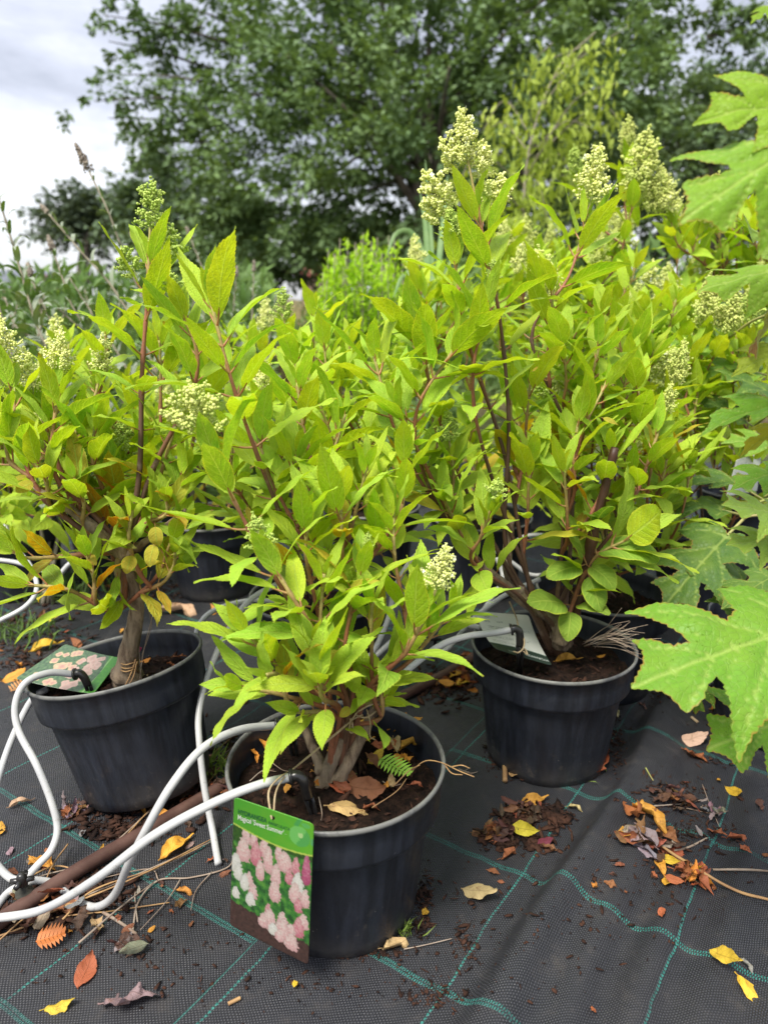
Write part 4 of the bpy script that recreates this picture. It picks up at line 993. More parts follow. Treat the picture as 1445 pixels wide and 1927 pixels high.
hose('greyish tube arching above the leaning pot at its right', [(363, 1222, 1.30), (378, 1172, 1.31), (412, 1145, 1.33), (480, 1130, 1.36), (560, 1140, 1.38)])
hose('short white tube passing behind the trunk of the leaning pot', [(150, 1226, 1.22), (195, 1220, 1.22), (238, 1212, 1.22), (300, 1200, 1.25)])
hose('white tube sweeping to the elbow of the pot with the cut stem', [(962, 1185, 1.10), (930, 1191, 1.10), (880, 1197, 1.10), (830, 1214, 1.08), (780, 1250, 1.06), (742, 1285, 1.06), (690, 1330, 1.08)])
hose('white tube ending behind the text tag of the right pot', [(904, 1182, 1.24), (865, 1172, 1.26), (815, 1168, 1.27), (760, 1190, 1.27), (700, 1240, 1.26)])
hose('white tube rising between the two front shrubs', [(1015, 1090, 1.36), (950, 1120, 1.34), (890, 1165, 1.3), (840, 1222, 1.27), (790, 1238, 1.27)], .0046)
hose('grey tube loop in shade behind the right pot', [(935, 1050, 1.5), (945, 1090, 1.48), (915, 1140, 1.42), (895, 1170, 1.36)], .0046)
hose('pale tube crossing the dark gap left of the cut stem', [(930, 1035, 1.6), (965, 1060, 1.6), (1000, 1082, 1.6), (1050, 1078, 1.6)], .0046)
hose('pale tube arc above the rear pots in the centre right', [(955, 1040, 1.7), (985, 1010, 1.7), (1040, 1008, 1.7), (1100, 1020, 1.7)], .0045)
hose('white tube descending through the leaves of the nearest shrub', [(800, 1030, 1.2), (768, 1062, 1.2), (742, 1110, 1.2), (732, 1160, 1.2), (700, 1230, 1.2), (660, 1260, 1.2)], .0046)
hose('white tube hanging down into the rear right pot', [(1246, 900, 1.66), (1254, 950, 1.63), (1264, 1000, 1.6), (1272, 1055, 1.58)], .0050)
hose('grey tube looping over the soil at the left edge', [(12, 985, 1.5), (20, 1020, 1.5), (55, 1060, 1.5), (70, 1105, 1.45), (50, 1140, 1.4), (0, 1168, 1.38), (-30, 1180, 1.38)], .0047)
hose('white tube crossing behind the low left leaves', [(-20, 1052, 1.55), (30, 1058, 1.55), (75, 1072, 1.5), (105, 1078, 1.5)], .0047)
hose('short tube arc between the low left leaves and the trunk', [(104, 1110, 1.45), (112, 1085, 1.45), (128, 1064, 1.45), (145, 1052, 1.45)], .0047)
def elbow(label, pts, r=.0062):
    pw = P_(pts); root = empty('tube_elbow_stake', pw[-1]); tag(root, label, 'dripper stake', 'black elbow stakes in the pots')
    part('elbow', tube(pw[:-1], r, r*.95, sides=12, n=24), M['blackplastic'], root)
    part('collar', tube([pw[0], pw[0].lerp(pw[1], .35)], r*1.45, r*1.45, sides=14, n=3), M['blackplastic'], root)
    a, b = pw[-2], pw[-1]; mb = MB()
    d = (b-a); e_ = b+d.normalized()*.03
    for off in (-.0035, .0035): mb.add(tube([a+Vector((off, 0, 0)), e_+Vector((off*.6, 0, 0))], .0030, .0022, sides=6, n=3))
    part('stake', mb.out(), M['blackplastic'], root)
elbow('black elbow stake in the soil behind the picture tag', [(546, 1462, .82), (560, 1460, .82), (572, 1472, .822), (580, 1500, .835), (596, 1548, .86)])
elbow('black elbow stake under the leaves at the back of the nearest pot', [(520, 1365, .93), (535, 1362, .93), (545, 1372, .935), (550, 1395, .945), (556, 1430, .97)])
elbow('black elbow stake by the flower tag of the leaning pot', [(140, 1269, 1.075), (150, 1267, 1.075), (159, 1275, 1.077), (166, 1290, 1.08), (176, 1318, 1.10)])
elbow('black elbow stake standing over the text tag of the right pot', [(960, 1185, 1.10), (970, 1183, 1.10), (977, 1191, 1.102), (978, 1215, 1.11), (978, 1252, 1.14)])
pp = [GH(x, y, .011) for x, y in [(-60, 1790), (40, 1722), (150, 1650), (290, 1568), (400, 1502), (500, 1440), (640, 1375), (800, 1297), (900, 1240), (1000, 1180), (1150, 1100)]]
tag(part('brown_pipe', tube(pp, .0098, .0098, sides=16, n=90), M['brownpipe']), 'brown drip pipe lying diagonally across the fabric behind the pots', 'pipe')
# dripper hub
c = GH(50, 1702)
root = empty('drip_hub', c); tag(root, 'dusty black dripper hub where four white tubes meet on the brown pipe', 'dripper')
part('base', lathe([(.010, 0), (.0140, .002), (.0140, .010), (.0125, .013), (.0130, .014), (.0105, .021), (.0055, .025), (.0045, .032)], 32, Matrix.Translation(c), True), M['dustyplastic'], root)
part('manifold', lathe([(.0045, .029), (.0062, .032), (.0062, .043), (.0050, .046), (.0034, .048)], 24, Matrix.Translation(c), True), M['blackplastic'], root)
for a in (0.3, 1.7, 3.3, 4.6):
    q = c+Vector((0, 0, .037)); part('nozzle', tube([q, q+Vector((math.cos(a), math.sin(a), .05))*.014], .0040, .0034, sides=10, n=3), M['blackplastic'], root)
c = G(818, 1250, .0); c.z = .024
root = empty('pipe_dripper', c); tag(root, 'small black dripper plugged into the brown pipe between the front pots', 'dripper')
part('body', lathe([(.006, -.004), (.014, 0), (.014, .010), (.010, .014), (.004, .016), (.004, .030), (.0055, .032), (.0055, .040)], 20, Matrix.Translation(c), True), M['blackplastic'], root)
part('nozzle', tube([c+Vector((-.012, 0, .034)), c+Vector((.012, 0, .034))], .004, sides=8, n=3), M['blackplastic'], root)

# ================================================================== plant tags
def hsh(x, y, s=0): return mnoise.noise(Vector((x, y, s)))
def card(name, label, corners, paint, mat, nx=110, ny=200, bend=0.0, rc=0.05, back=False, cat='plant tag', hole=None):
    TL, TR, BR, BL = corners; asp = ((TR-TL).length)/((BL-TL).length); nrm = (TR-TL).cross(BL-TL).normalized()
    V = []; C_ = []
    for j in range(ny+1):
        v = j/ny
        d = min(v, 1-v)/1.0*(1/asp)/1.0   # in width units
        inset = 0.0
        if d < rc: inset = rc-math.sqrt(max(0, rc*rc-(rc-d)**2))
        for i in range(nx+1):
            u = inset+(1-2*inset)*i/nx
            p = TL.lerp(TR, u).lerp(BL.lerp(BR, u), v)+nrm*bend*(4*(v-.5)**2-1+.6*(u-.5)**2)
            V.append(p); C_.append(paint(u, v))
    idx = np.arange((nx+1)*(ny+1)).reshape(ny+1, nx+1)
    F = np.stack([idx[:-1, :-1].ravel(), idx[1:, :-1].ravel(), idx[1:, 1:].ravel(), idx[:-1, 1:].ravel()], 1)
    keep = np.ones(len(F), bool)
    if hole:
        cv = np.array([[i/nx, j/ny] for j in range(ny) for i in range(nx)])+np.array([.5/nx, .5/ny]); keep = ((cv[:, 0]-hole[0])**2+((cv[:, 1]-hole[1])/asp)**2) > hole[2]**2
    base = (TL+TR+BR+BL)/4
    root = empty(name, base); tag(root, label, cat, 'plant tags')
    o = part('card', (V, F[keep]), mat, root, col=C_)
    md = o.modifiers.new('thickness', 'SOLIDIFY'); md.thickness = 0.0007; md.offset = -1 
    return root, TL, TR, BL, BR, nrm
def card_mat(name, rough=.32):
    g = NG(name); at = g.n('ShaderNodeAttribute'); at.attribute_name = 'paint'
    return g.done(g.bsdf(g.mix(1.0, at.outputs['Color'], (.52, .52, .52), 'MULTIPLY'), rough, .5))
M['card'] = card_mat('printed_card')
def text_on(root, s, TL, TR, BL, u0, v0, wid, mat, nrm, lift=.0006, bold=0.0, slope=0.0, curve=0.0, name='lettering', flip=False, hscale=1.0, bend=None):
    cu = bpy.data.curves.new(name, 'FONT'); cu.body = s; cu.size = 1; cu.offset = bold; cu.fill_mode = 'FRONT'
    to = bpy.data.objects.new('tmp_text', cu); COL.objects.link(to); dg = bpy.context.evaluated_depsgraph_get()
    me = to.evaluated_get(dg).to_mesh(); vs = [v.co.copy() for v in me.vertices]; fs = [tuple(p.vertices) for p in me.polygons]
    to.to_mesh_clear() if hasattr(to, 'to_mesh_clear') else None
    bpy.data.objects.remove(to); bpy.data.curves.remove(cu)
    mxw = max(v.x for v in vs); k = wid/mxw; asp = (TR-TL).length/(BL-TL).length
    U = (TR-TL); W_ = (BL-TL); V = []
    for v in vs:
        uu = v.x*k; vv = -v.y*k*asp*hscale+slope*uu+curve*(uu*uu)
        u, w_ = u0+uu, v0+vv
        p = TL+U*u+W_*w_+nrm*lift
        if bend: p += nrm*bend*(4*(w_-.5)**2-1+.6*(u-.5)**2)
        V.append(p)
    part(name, (V, fs), mat, root, smooth=False)
# front tag paint
rp = random.Random(3)
HEADS = [(.17, .24, .075, .10, 0), (.27, .25, .06, .08, 0), (.40, .28, .075, .09, 0), (.58, .27, .06, .08, 0), (.14, .36, .12, .10, 0), (.30, .35, .10, .10, 1), (.46, .36, .09, .10, 0), (.66, .33, .13, .08, 0), (.80, .33, .07, .07, 1), (.93, .33, .08, .11, 2),
         (.36, .46, .08, .08, 0), (.56, .45, .09, .09, 0), (.72, .42, .07, .06, 1), (.83, .46, .11, .10, 3), (.80, .52, .10, .08, 0), (.93, .53, .08, .07, 0), (.05, .48, .10, .08, 3), (.08, .54, .08, .07, 3), (.22, .56, .07, .06, 0), (.17, .60, .08, .07, 3),
         (.55, .57, .10, .085, 0), (.28, .64, .08, .07, 0), (.25, .71, .08, .06, 3), (.06, .71, .07, .05, 3), (.85, .60, .07, .06, 1), (.92, .70, .10, .06, 0), (.48, .73, .06, .05, 1), (.66, .76, .09, .07, 0), (.50, .80, .12, .09, 0), (.66, .83, .12, .09, 0), (.86, .76, .10, .08, 1), (.77, .80, .08, .05, 0), (.78, .89, .12, .07, 0), (.63, .885, .08, .05, 0), (.55, .86, .09, .05, 3), (.42, .83, .09, .06, 0)]
def paint_front(u, v):
    b = .185+.045*math.sin(u*2.6)   # header edge
    n = hsh(u*9, v*18, 1); n2 = hsh(u*28, v*56, 2); n3 = hsh(u*60, v*120, 5)
    if v < b:
        g_ = (.10+.05*u+.03*n, .42+.10*u, .035)
        # fruit-like emblem
        dx, dy = (u-.83)/.13, (v-.115)/.068
        rr_ = dx*dx+dy*dy
        if rr_ < 1: g_ = (.20, .62, .14) if (dx+dy*.5+.4*n2) < .2 else (.11, .46, .10)
        if (dx-.1)**2*3+(dy+.15)**2*3 < .18+.1*n2: g_ = (.50, .78, .30)
        if abs(dx+.1+.5*(dy+1.5)) < .22 and -1.75 < dy < -.9: g_ = (.09, .42, .10)
        if (dx-.55)**2*2+(dy+1.25)**2*6 < .35: g_ = (.14, .52, .12)
        if (dx-1.25)**2*9+(dy-.15)**2*3 < .35: g_ = (.12, .44, .16)
        return g_
    if v < b+.012: return (.55, .72, .12)
    best = None
    for (cx, cy, rx, ry, k) in HEADS:
        dx, dy = (u-cx)/(rx*1.22)+.22*n2, (v-cy)/(ry*1.05)
        w_ = 1+.42*dy; q = (dx/(max(.3, .62*w_)))**2+dy*dy+.22*n2+.18*n3
        if q < .86 and (best is None or cy > best[0]): best = (cy, q, k, dx, dy)
    if best:
        cy, q, k, dx, dy = best
        c1, c2 = [((.80, .48, .46), (.86, .72, .64)), ((.66, .22, .27), (.82, .50, .48)), ((.50, .10, .20), (.66, .25, .35)), ((.80, .79, .68), (.88, .87, .80))][k]
        t = max(0, min(1, .5-.5*dy+.9*n2+.5*n3-.3*q)); s_ = 1-.35*max(0, q-.3)+.25*n3
        return tuple((a*(1-t)+b_*t)*s_ for a, b_ in zip(c1, c2))
    soil = .80+.16*u-.10*abs(u-.1)
    if v > soil-.015+.02*n2+.02*n: return (.085+.05*n2+.02*n3, .045+.025*n2, .036+.02*n2)
    if v < .34+.06*n and (u < .2 or v < .26): return (.045+.03*n2, .12+.06*n2+.05*n3, .02)
    t = .5+.9*hsh(u*16+v*9, v*22-u*7, 12)+.5*n3; t = max(0, min(1, t))
    return (.03+.10*t*t, .09+.27*t, .025+.03*t)
TL, TR, BR, BL = P(441, 1500, .755), P(591, 1551, .742), P(580, 1816, .797), P(433, 1741, .815)
root, *_ , nr = card('picture_tag', 'plant tag with pink flower photograph and green header hung on the nearest pot', (TL, TR, BR, BL), paint_front, M['card'], 120, 220, hole=(.49, .055, .028))
M['ink_green'] = simple('dark_green_ink', (.012, .085, .03), (.014, .095, .035), 5, .35)
M['ink_white'] = simple('white_ink', (.50, .54, .46), (.52, .56, .48), 5, .35)
U_ = TR-TL; W2 = BL-TL
n_out = nr if nr.y < 0 else -nr
text_on(root, 'HYDRANGEA', TL, TR, BL, .055, .105, .37, M['ink_green'], n_out, bold=.02, slope=-.005, hscale=1.55)
text_on(root, 'PANICULATA', TL, TR, BL, .445, .105, .27, M['ink_green'], n_out, bold=.012, slope=-.005, hscale=1.35)
text_on(root, "Magical 'Sweet Summer'", TL, TR, BL, .055, .148, .585, M['ink_white'], n_out, bold=.014, hscale=1.7)
text_on(root, "PBR", TL, TR, BL, .655, .145, .05, M['ink_white'], n_out, bold=.0)
hole = TL+U_*.49+W2*.055
mb = MB()
mb.add(tube([hole+n_out*.002, P(506, 1490, .765), P(528, 1462, .80), P(552, 1447, .84), P(610, 1400, .86), P(655, 1362, .865), P(672, 1340, .87)], .0011, sides=6, n=40))
mb.add(tube([hole-n_out*.003, P(519, 1492, .77), P(533, 1466, .805), P(556, 1444, .845), P(614, 1395, .865), P(660, 1357, .87), P(682, 1345, .87)], .0010, sides=6, n=40))
mb.add(tube([P(660, 1352, .86), P(658, 1375, .855), P(664, 1378, .855), P(663, 1358, .86)], .0011, sides=6, n=14))
mb.add(tube([P(690, 1335, .86), P(697, 1362, .85), P(696, 1385, .85), P(706, 1392, .85)], .0008, sides=6, n=14))
mb.add(tube([P(672, 1340, .87), P(700, 1325, .87), P(715, 1330, .88), P(690, 1350, .875), P(668, 1345, .87)], .0012, sides=6, n=20))
part('string', mb.out(), M['twine'], root)
# leaning pot: pink and peach flowers, green band
rp = random.Random(8); FLW = [(rp.uniform(.05, .95), rp.uniform(.26, .93), rp.uniform(.06, .11)) for _ in range(34)]
def paint_flowers(u, v):
    n2 = hsh(u*20, v*34, 3); n3 = hsh(u*50, v*80, 4)
    if v < .20-.06*math.sin(u*PI): return (.13+.05*n2, .47+.1*n2, .06) if v < .12 or abs(v-.15) > .01 else (.4, .7, .25)
    for (cx, cy, r) in FLW:
        dx, dy = u-cx, (v-cy)*1.5; a = math.atan2(dy, dx); rr_ = math.hypot(dx, dy)/(r*(.78+.25*abs(math.sin(2*a+cx*9))))
        if rr_ < 1: 
            w_ = .75+.25*rr_; return ((.86, .66, .55)[0]*w_, (.40+.32*cy*rr_+.12*n2)*w_+.12*(1-cy), (.42+.05*n2)*w_) if v > .55 else (.84*w_, (.58+.1*n2)*w_, (.50+.08*n2)*w_)
    return (.14+.1*n2, .24+.14*n2+.1*n3, .13+.06*n2)
card('flower_tag', 'plant tag printed with peach flowers lying across the leaning pot rim', (P(228, 1238, 1.13), P(177, 1306, 1.08), P(30, 1277, 1.09), P(124, 1212, 1.17)), paint_flowers, M['card'], 110, 170, bend=-.004)
rootT = COL.objects['flower_tag'] if 'flower_tag' in COL.objects else None
mb = MB()
for k, (za, zb) in enumerate([(1245, 1262), (1252, 1250), (1258, 1275)]):
    mb.add(tube([P(222, za, 1.10), P(236, za+6, 1.065), P(254, za+2, 1.07), P(262, zb-10, 1.10)], .0010, sides=5, n=14))
mb.add(tube([P(256, 1240, 1.07), P(248, 1265, 1.065), P(236, 1290, 1.06), P(226, 1300, 1.06), P(216, 1302, 1.06)], .0011, sides=5, n=20))
mb.add(tube([P(258, 1245, 1.07), P(252, 1272, 1.065), P(242, 1290, 1.06), P(232, 1302, 1.06)], .0009, sides=5, n=20))
tag(part('twine_wrap', mb.out(), M['straw']), 'brown twine wound round the grey trunk above the leaning pot', 'twine')
# right pot: pale back of a tag
def paint_back(u, v):
    n = hsh(u*6, v*9, 6); base = Vector((.98+.03*n, 1.0+.03*n, .90+.03*n))
    if v > .80-.05*math.sin(u*PI)*1.0: return (.045, .075, .055)
    if v > .785-.05*math.sin(u*PI): return (.30, .40, .33)
    k = None
    for (a, b, u0, u1) in [(.30, .325, .14, .72), (.345, .36, .14, .80), (.40, .412, .10, .45), (.43, .442, .10, .62), (.46, .472, .10, .55), (.52, .532, .15, .85), (.55, .562, .15, .80), (.58, .592, .15, .7), (.64, .652, .1, .5), (.67, .682, .1, .52), (.70, .712, .1, .4)]:
        if a < v < b and u0 < u < u1 and hsh(u*60, a*90, 7) > -.15: return (.36, .39, .35)
    for cx, cy in [(.2, .10), (.16, .2), (.40, .19), (.62, .21), (.85, .33)]:
        if abs(u-cx) < .055 and abs(v-cy) < .022 and hsh(u*60, v*70, 8) > .0: return (.40, .44, .40)
    return tuple(base)
TLc, TRc, BRc, BLc = P(893, 1150, 1.17), P(994, 1158, 1.20), P(1039, 1253, 1.14), P(931, 1221, 1.12)
rc_, *_z, nrc = card('text_tag', 'pale text side of a dark-banded plant tag behind the elbow in the right pot', (TLc, TRc, BRc, BLc), paint_back, M['card'], 100, 150, bend=-.006)
nn = nrc if nrc.z > 0 else -nrc
M['ink_band'] = simple('pale_band_ink', (.36, .40, .36), (.38, .42, .38), 5, .35)
sgn = 1 if nrc.z > 0 else -1
text_on(rc_, 'HYDRANGEA', BRc, BLc, TRc, .04, .055+.045, .42, M['ink_band'], nn, bold=.02, lift=.0016, bend=-.006*sgn*1.0)
text_on(rc_, 'PANICULATA', BRc, BLc, TRc, .50, .06, .26, M['ink_band'], nn, bold=.01, lift=.0016, bend=-.006*sgn)
tag(part('twine_loop', (lambda m: (m.add(tube([P(958, 1132, 1.15), P(966, 1150, 1.15), P(972, 1165, 1.16), P(975, 1182, 1.12)], .0013, sides=6, n=16)), m.add(tube([P(966, 1226, 1.10), P(975, 1228, 1.085), P(984, 1220, 1.09), P(986, 1205, 1.10), P(980, 1190, 1.12)], .0013, sides=6, n=20)), m.add(tube([P(984, 1225, 1.09), P(992, 1232, 1.09), P(988, 1222, 1.095), P(981, 1222, 1.09)], .0011, sides=6, n=14)), m.out())[-1])(MB()), M['twine']), 'jute twine tying the text tag to the branch and elbow', 'twine')
# small white tag far right
card('small_white_tag', 'blank white plant tag half hidden by leaves near the right edge', (P(1385, 865, 1.5), P(1432, 852, 1.5), P(1424, 925, 1.5), P(1365, 935, 1.5)), lambda u, v: (.62, .66, .62) if hsh(u*8, v*20, 2) < .28 else (.45, .5, .46), M['card'], 20, 30)
tag(part('pink_marker', box((0, 0, 0), (.010, .001, .011), Matrix.Translation(P(259, 1222, 1.10)) @ Matrix.Rotation(.5, 4, 'Y')), simple('pink_plastic', (.62, .04, .16), (.6, .05, .15), 4, .4), smooth=False), 'small pink plastic marker beside the grey trunk', 'marker')

# ================================================================== grey-leaved spires (left) and grasses
def spire_plant(label, base, stems, seed, leaf=.135, spacing=.046, tone=1.0, group='grey-leaved butterfly bushes behind the left pots'):
    r = random.Random(seed); root = empty('butterfly_bush', (base[0], base[1], 0)); tag(root, label, 'shrub', group); b0 = Vector((base[0], base[1], 0))
    for st in stems:
        pts = [b0+Vector((r.uniform(-.04, .04), r.uniform(-.04, .04), 0))]+P_(st['p']); n = 30; C = cat_rom(pts, n)
        part('stem', tube(C, .0052, .0022, sides=7, n=n), M['budd_stem'], root)
        L = 0; nxt = 0; k = 0; tot = sum((C[i]-C[i-1]).length for i in range(1, n))
        for i in range(1, n):
            seg = (C[i]-C[i-1]).length; L += seg
            while nxt < L:
                if nxt > tot*.22:
                    f = 1-(L-nxt)/seg; p = C[i-1].lerp(C[i], f); t = (C[i]-C[i-1]).normalized(); x = t.orthogonal().normalized(); y = t.cross(x); az = k*PI/2+r.uniform(-.3, .3)
                    q = (tot-nxt)/tot
                    for j in range(2):
                        a = az+PI*j; rad = x*math.cos(a)+y*math.sin(a); ang = math.radians(r.uniform(35, 60))
                        d = t*math.cos(ang)+rad*math.sin(ang); s_ = leaf*min(1, .30+q*1.6)*r.uniform(.75, 1.15)*st.get('s', 1)
                        g_ = r.uniform(.8, 1.2)*tone; c = (.13*g_, .235*g_, .055*g_, 1) if r.random() < .75 else (.19*g_, .27*g_, .10*g_, 1)
                        link('leaf', r.choice(LBUD), root, mat=basis(p-b0, d, Vector((0, 0, 1))+t*.2, s_), color=c)
                        if r.random() < .5:
                            link('leaf', r.choice(LBUD), root, mat=basis(p-b0, t*.7+rad*.6, Vector((0, 0, 1))-rad, s_*.4), color=c)
                nxt += spacing*r.uniform(.85, 1.1)*(0.6 if (tot-nxt) < .12 else 1); k += 1
        if st.get('spike'):
            p, t = C[-1], (C[-1]-C[-2]).normalized(); mb = MB(); iv, jf = ico(); h = st['spike']
            for _ in range(170):
                f = r.random(); rad = h*.17*(1-f)**.8+.002; a = r.uniform(0, 6.3); x = t.orthogonal().normalized(); y = t.cross(x)
                c = p+t*f*h+(x*math.cos(a)+y*math.sin(a))*rad*r.uniform(.3, 1); s = r.uniform(.0022, .0042)
                mb.add(([c+Vector(v)*s for v in iv], [tuple(q) for q in jf]))
            part('flower_spike', mb.out(), M['spike'], root)
M['spike'] = simple('spent_flower_spike', (.16, .13, .105), (.30, .26, .20), 50, .8, .2)
def gb(px, y): return (y*(px-722.5)/FPX*1.02, y)
spire_plant('grey-leaved bush at the left edge with drooping narrow leaves', gb(60, 1.75), [
  dict(p=[(110, 760, 1.8), (62, 590, 1.8), (28, 470, 1.8), (-2, 372, 1.78)], s=1.0), dict(p=[(40, 760, 1.7), (5, 600, 1.7), (-25, 500, 1.7)]), dict(p=[(170, 700, 2.0), (130, 560, 2.0), (100, 470, 2.0)], spike=.04), dict(p=[(60, 720, 1.9), (80, 600, 1.9), (60, 520, 1.9)], spike=.035), dict(p=[(150, 700, 1.9), (95, 600, 1.9), (70, 545, 1.9)], s=.8), dict(p=[(120, 700, 2.1), (35, 620, 2.1), (10, 560, 2.1)])], 1)
spire_plant('grey-leaved bush with the tall spike of spent brown flowers against the sky', gb(330, 2.1), [
  dict(p=[(330, 700, 2.1), (250, 520, 2.05), (205, 400, 2.0), (168, 322, 2.0)], spike=.085, s=.62), dict(p=[(300, 720, 2.1), (225, 560, 2.1), (150, 470, 2.1), (90, 400, 2.1)], s=.8, spike=.03), dict(p=[(260, 740, 2.2), (180, 600, 2.2), (130, 520, 2.2)], s=.9), dict(p=[(360, 700, 2.1), (310, 560, 2.1), (255, 455, 2.1)], s=.6, spike=.03), dict(p=[(225, 740, 2.0), (170, 640, 2.0), (110, 580, 2.0)]), dict(p=[(290, 700, 2.3), (250, 600, 2.3), (210, 540, 2.3)])], 2)
spire_plant('grey-leaved bush with thin pink-brown spires in the middle distance', gb(440, 2.7), [
  dict(p=[(430, 700, 2.8), (400, 560, 2.8), (360, 450, 2.8)], spike=.05, s=.8), dict(p=[(470, 700, 2.8), (475, 590, 2.8), (478, 510, 2.8)], spike=.04, s=.8), dict(p=[(450, 700, 2.9), (440, 600, 2.9), (445, 520, 2.9)], spike=.04, s=.8), dict(p=[(500, 700, 2.9), (510, 620, 2.9), (520, 560, 2.9)], s=.8), dict(p=[(400, 680, 2.9), (385, 600, 2.9), (380, 540, 2.9)], s=.8), dict(p=[(350, 700, 2.9), (335, 600, 2.9), (320, 520, 2.9)], s=.8, spike=.03)], 3)
spire_plant('grey-leaved bush low down between the left shrubs', gb(250, 2.9), [dict(p=[(200+40*i, 700, 3.0), (180+45*i, 620, 3.0), (160+50*i+(i*37) % 20, 545-(i*53) % 50, 3.0)], s=.9) for i in range(5)], 4)
spire_plant('dark grey-leaved bush at the far left behind the edge spires', gb(20, 2.6), [dict(p=[(-10+40*i, 700, 2.6), (-20+45*i, 620, 2.6), (-30+50*i+(i*37) % 20, 560-(i*53) % 50, 2.6)], s=1.1) for i in range(4)], 5, tone=.8)

# ------------------------------------------------------------------ bulk foliage (numpy)
def leaf_cloud(c, d, n_, L, W, droop=0.0, fold=.25):
    """c centres, d directions, n_ normals -> leaves of 4 triangles each (folded rhombs)"""
    d = d/np.linalg.norm(d, axis=1)[:, None]; n_ = n_-d*np.sum(n_*d, 1)[:, None]; n_ /= np.linalg.norm(n_, axis=1)[:, None]+1e-9
    y = np.cross(n_, d); L = L[:, None]; W = W[:, None]
    p0 = c; m = c+d*L*.48+n_*L*.05; p3 = c+d*L-n_*L*droop
    a = c+d*L*.42+y*W*.5+n_*W*fold; b = c+d*L*.42-y*W*.5+n_*W*fold
    V = np.stack([p0, a, p3, b, m], 1).reshape(-1, 3); k = np.arange(len(c))*5
    F = np.concatenate([np.stack([k, k+4, k+1], 1), np.stack([k+1, k+4, k+2], 1), np.stack([k, k+3, k+4], 1), np.stack([k+3, k+2, k+4], 1)])
    return V, F
RNG = np.random.default_rng(5)
def sprays(starts, dirs, length, per, leaf, rng, spread=.35, sag=.15, flat=.6):
    n = len(starts); t = rng.random((n, per))**.75; L = length[:, None]
    pos = starts[:, None, :]+dirs[:, None, :]*(t*L)[:, :, None]; pos[:, :, 2] -= sag*(t**2)*L
    off = rng.normal(size=(n, per, 3)); off[:, :, 2] *= flat; pos += off*(spread*L*(.25+.5*t))[:, :, None]*.4
    d = dirs[:, None, :]*.7+off*.8+np.array([0, 0, -.25]); nn = rng.normal(size=(n, per, 3))*.55+np.array([0, 0, 1.0])
    s = leaf*rng.uniform(.6, 1.25, (n, per))
    return leaf_cloud(pos.reshape(-1, 3), d.reshape(-1, 3), nn.reshape(-1, 3), s.ravel(), s.ravel()*.62, .12)
def PV(px, py, d):
    a = (px-722.5)/FPX; b = -(py-963.5)/FPX
    return np.stack([d*a, d*(CP+b*SP), CAMH+d*(-SP+b*CP)], -1)
def tree(name, label, base_px, depth, ell, mats, leaf, per, rng, trunk_r=.25, limbs=14, extra=(), trunk_top=None, cat='tree', group='trees beyond the nursery', sub=1.0, spr=(.5, 1.1), dz=None, droop=.0):
    bx = depth*(base_px-722.5)/FPX; root = empty(name, (bx, depth, 0)); tag(root, label, cat, group); b0 = Vector((bx, depth, 0))
    S_ = []; D_ = []; Ln = []
    ttop = P(*(trunk_top or (base_px, 200)), depth)
    hub = np.array(b0.lerp(ttop, .55))
    for (cx, cy, rx, ry, n) in ell:
        n = int(n*sub); q = rng.normal(size=(n, 3)); q /= np.linalg.norm(q, axis=1)[:, None]; q *= (rng.random(n)**.30)[:, None]
        mpp = depth/FPX; dd = depth+q[:, 2]*(dz or min(rx, ry)*mpp)
        pos = PV(cx+q[:, 0]*rx, cy+q[:, 1]*ry, dd)
        out = pos-hub; out /= np.linalg.norm(out, axis=1)[:, None]; out += rng.normal(size=(n, 3))*.45; out[:, 2] += .05-droop; out /= np.linalg.norm(out, axis=1)[:, None]
        S_.append(pos); D_.append(out); Ln.append(rng.uniform(*spr, n))
    S_ = np.concatenate(S_); D_ = np.concatenate(D_); Ln = np.concatenate(Ln)
    V, F = sprays(S_, D_, Ln, per, leaf, rng, sag=.12+droop)
    Vs, Fs = [V], [F]; k = len(V)
    for (x0, y0, x1, y1, n, dd) in extra:      # long fingers of foliage reaching out of the crown
        a = np.array(P(x0, y0, depth+dd)); b = np.array(P(x1, y1, depth+dd)); t = rng.random(n)
        st = a+(b-a)*t[:, None]+rng.normal(size=(n, 3))*.16; di = np.tile((b-a)/np.linalg.norm(b-a), (n, 1))+rng.normal(size=(n, 3))*.55
        di /= np.linalg.norm(di, axis=1)[:, None]
        V, F = sprays(st, di, rng.uniform(.18, .5, n)*(spr[1]/1.1), max(8, per//3), leaf, rng); Vs.append(V); Fs.append(F+k); k += len(V)
    V = np.concatenate(Vs); F = np.concatenate(Fs)
    crown = link('crown', mesh_data('crown', V-np.array(b0), F, [mats], False), root)
    mb = MB(); mb.add(tube([b0-Vector((0, 0, .1)), b0.lerp(ttop, .3)+Vector((trunk_r*.3, 0, 0)), b0.lerp(ttop, .65), ttop], trunk_r, trunk_r*.35, sides=12, n=18, rough=.25))
    r = random.Random(len(V))
    for i in range(limbs):
        j = r.randrange(len(S_)); e_ = Vector(S_[j]); f = r.uniform(.3, .9); s_ = b0.lerp(ttop, f); m_ = s_.lerp(e_, .5)+Vector((0, 0, r.uniform(-.1, .3)*(e_-s_).length*.4))
        mb.add(tube([s_, m_, e_], trunk_r*.30*(1.1-f), trunk_r*.05, sides=6, n=10, rough=.2))
    for (x0, y0, x1, y1, n, dd) in extra:
        a = P(x0, y0, depth+dd); b = P(x1, y1, depth+dd); mb.add(tube([a, a.lerp(b, .5)+Vector((0, 0, .05)), b], trunk_r*.07, trunk_r*.02, sides=5, n=8))
    part('trunk', mb.out(), M['treebark'], root)
    return root
M['crown_dark'] = foliage_mat('dark_tree_leaves', (.095, .160, .060), (.18, .265, .085), (.135, .21, .095), .5, .22)
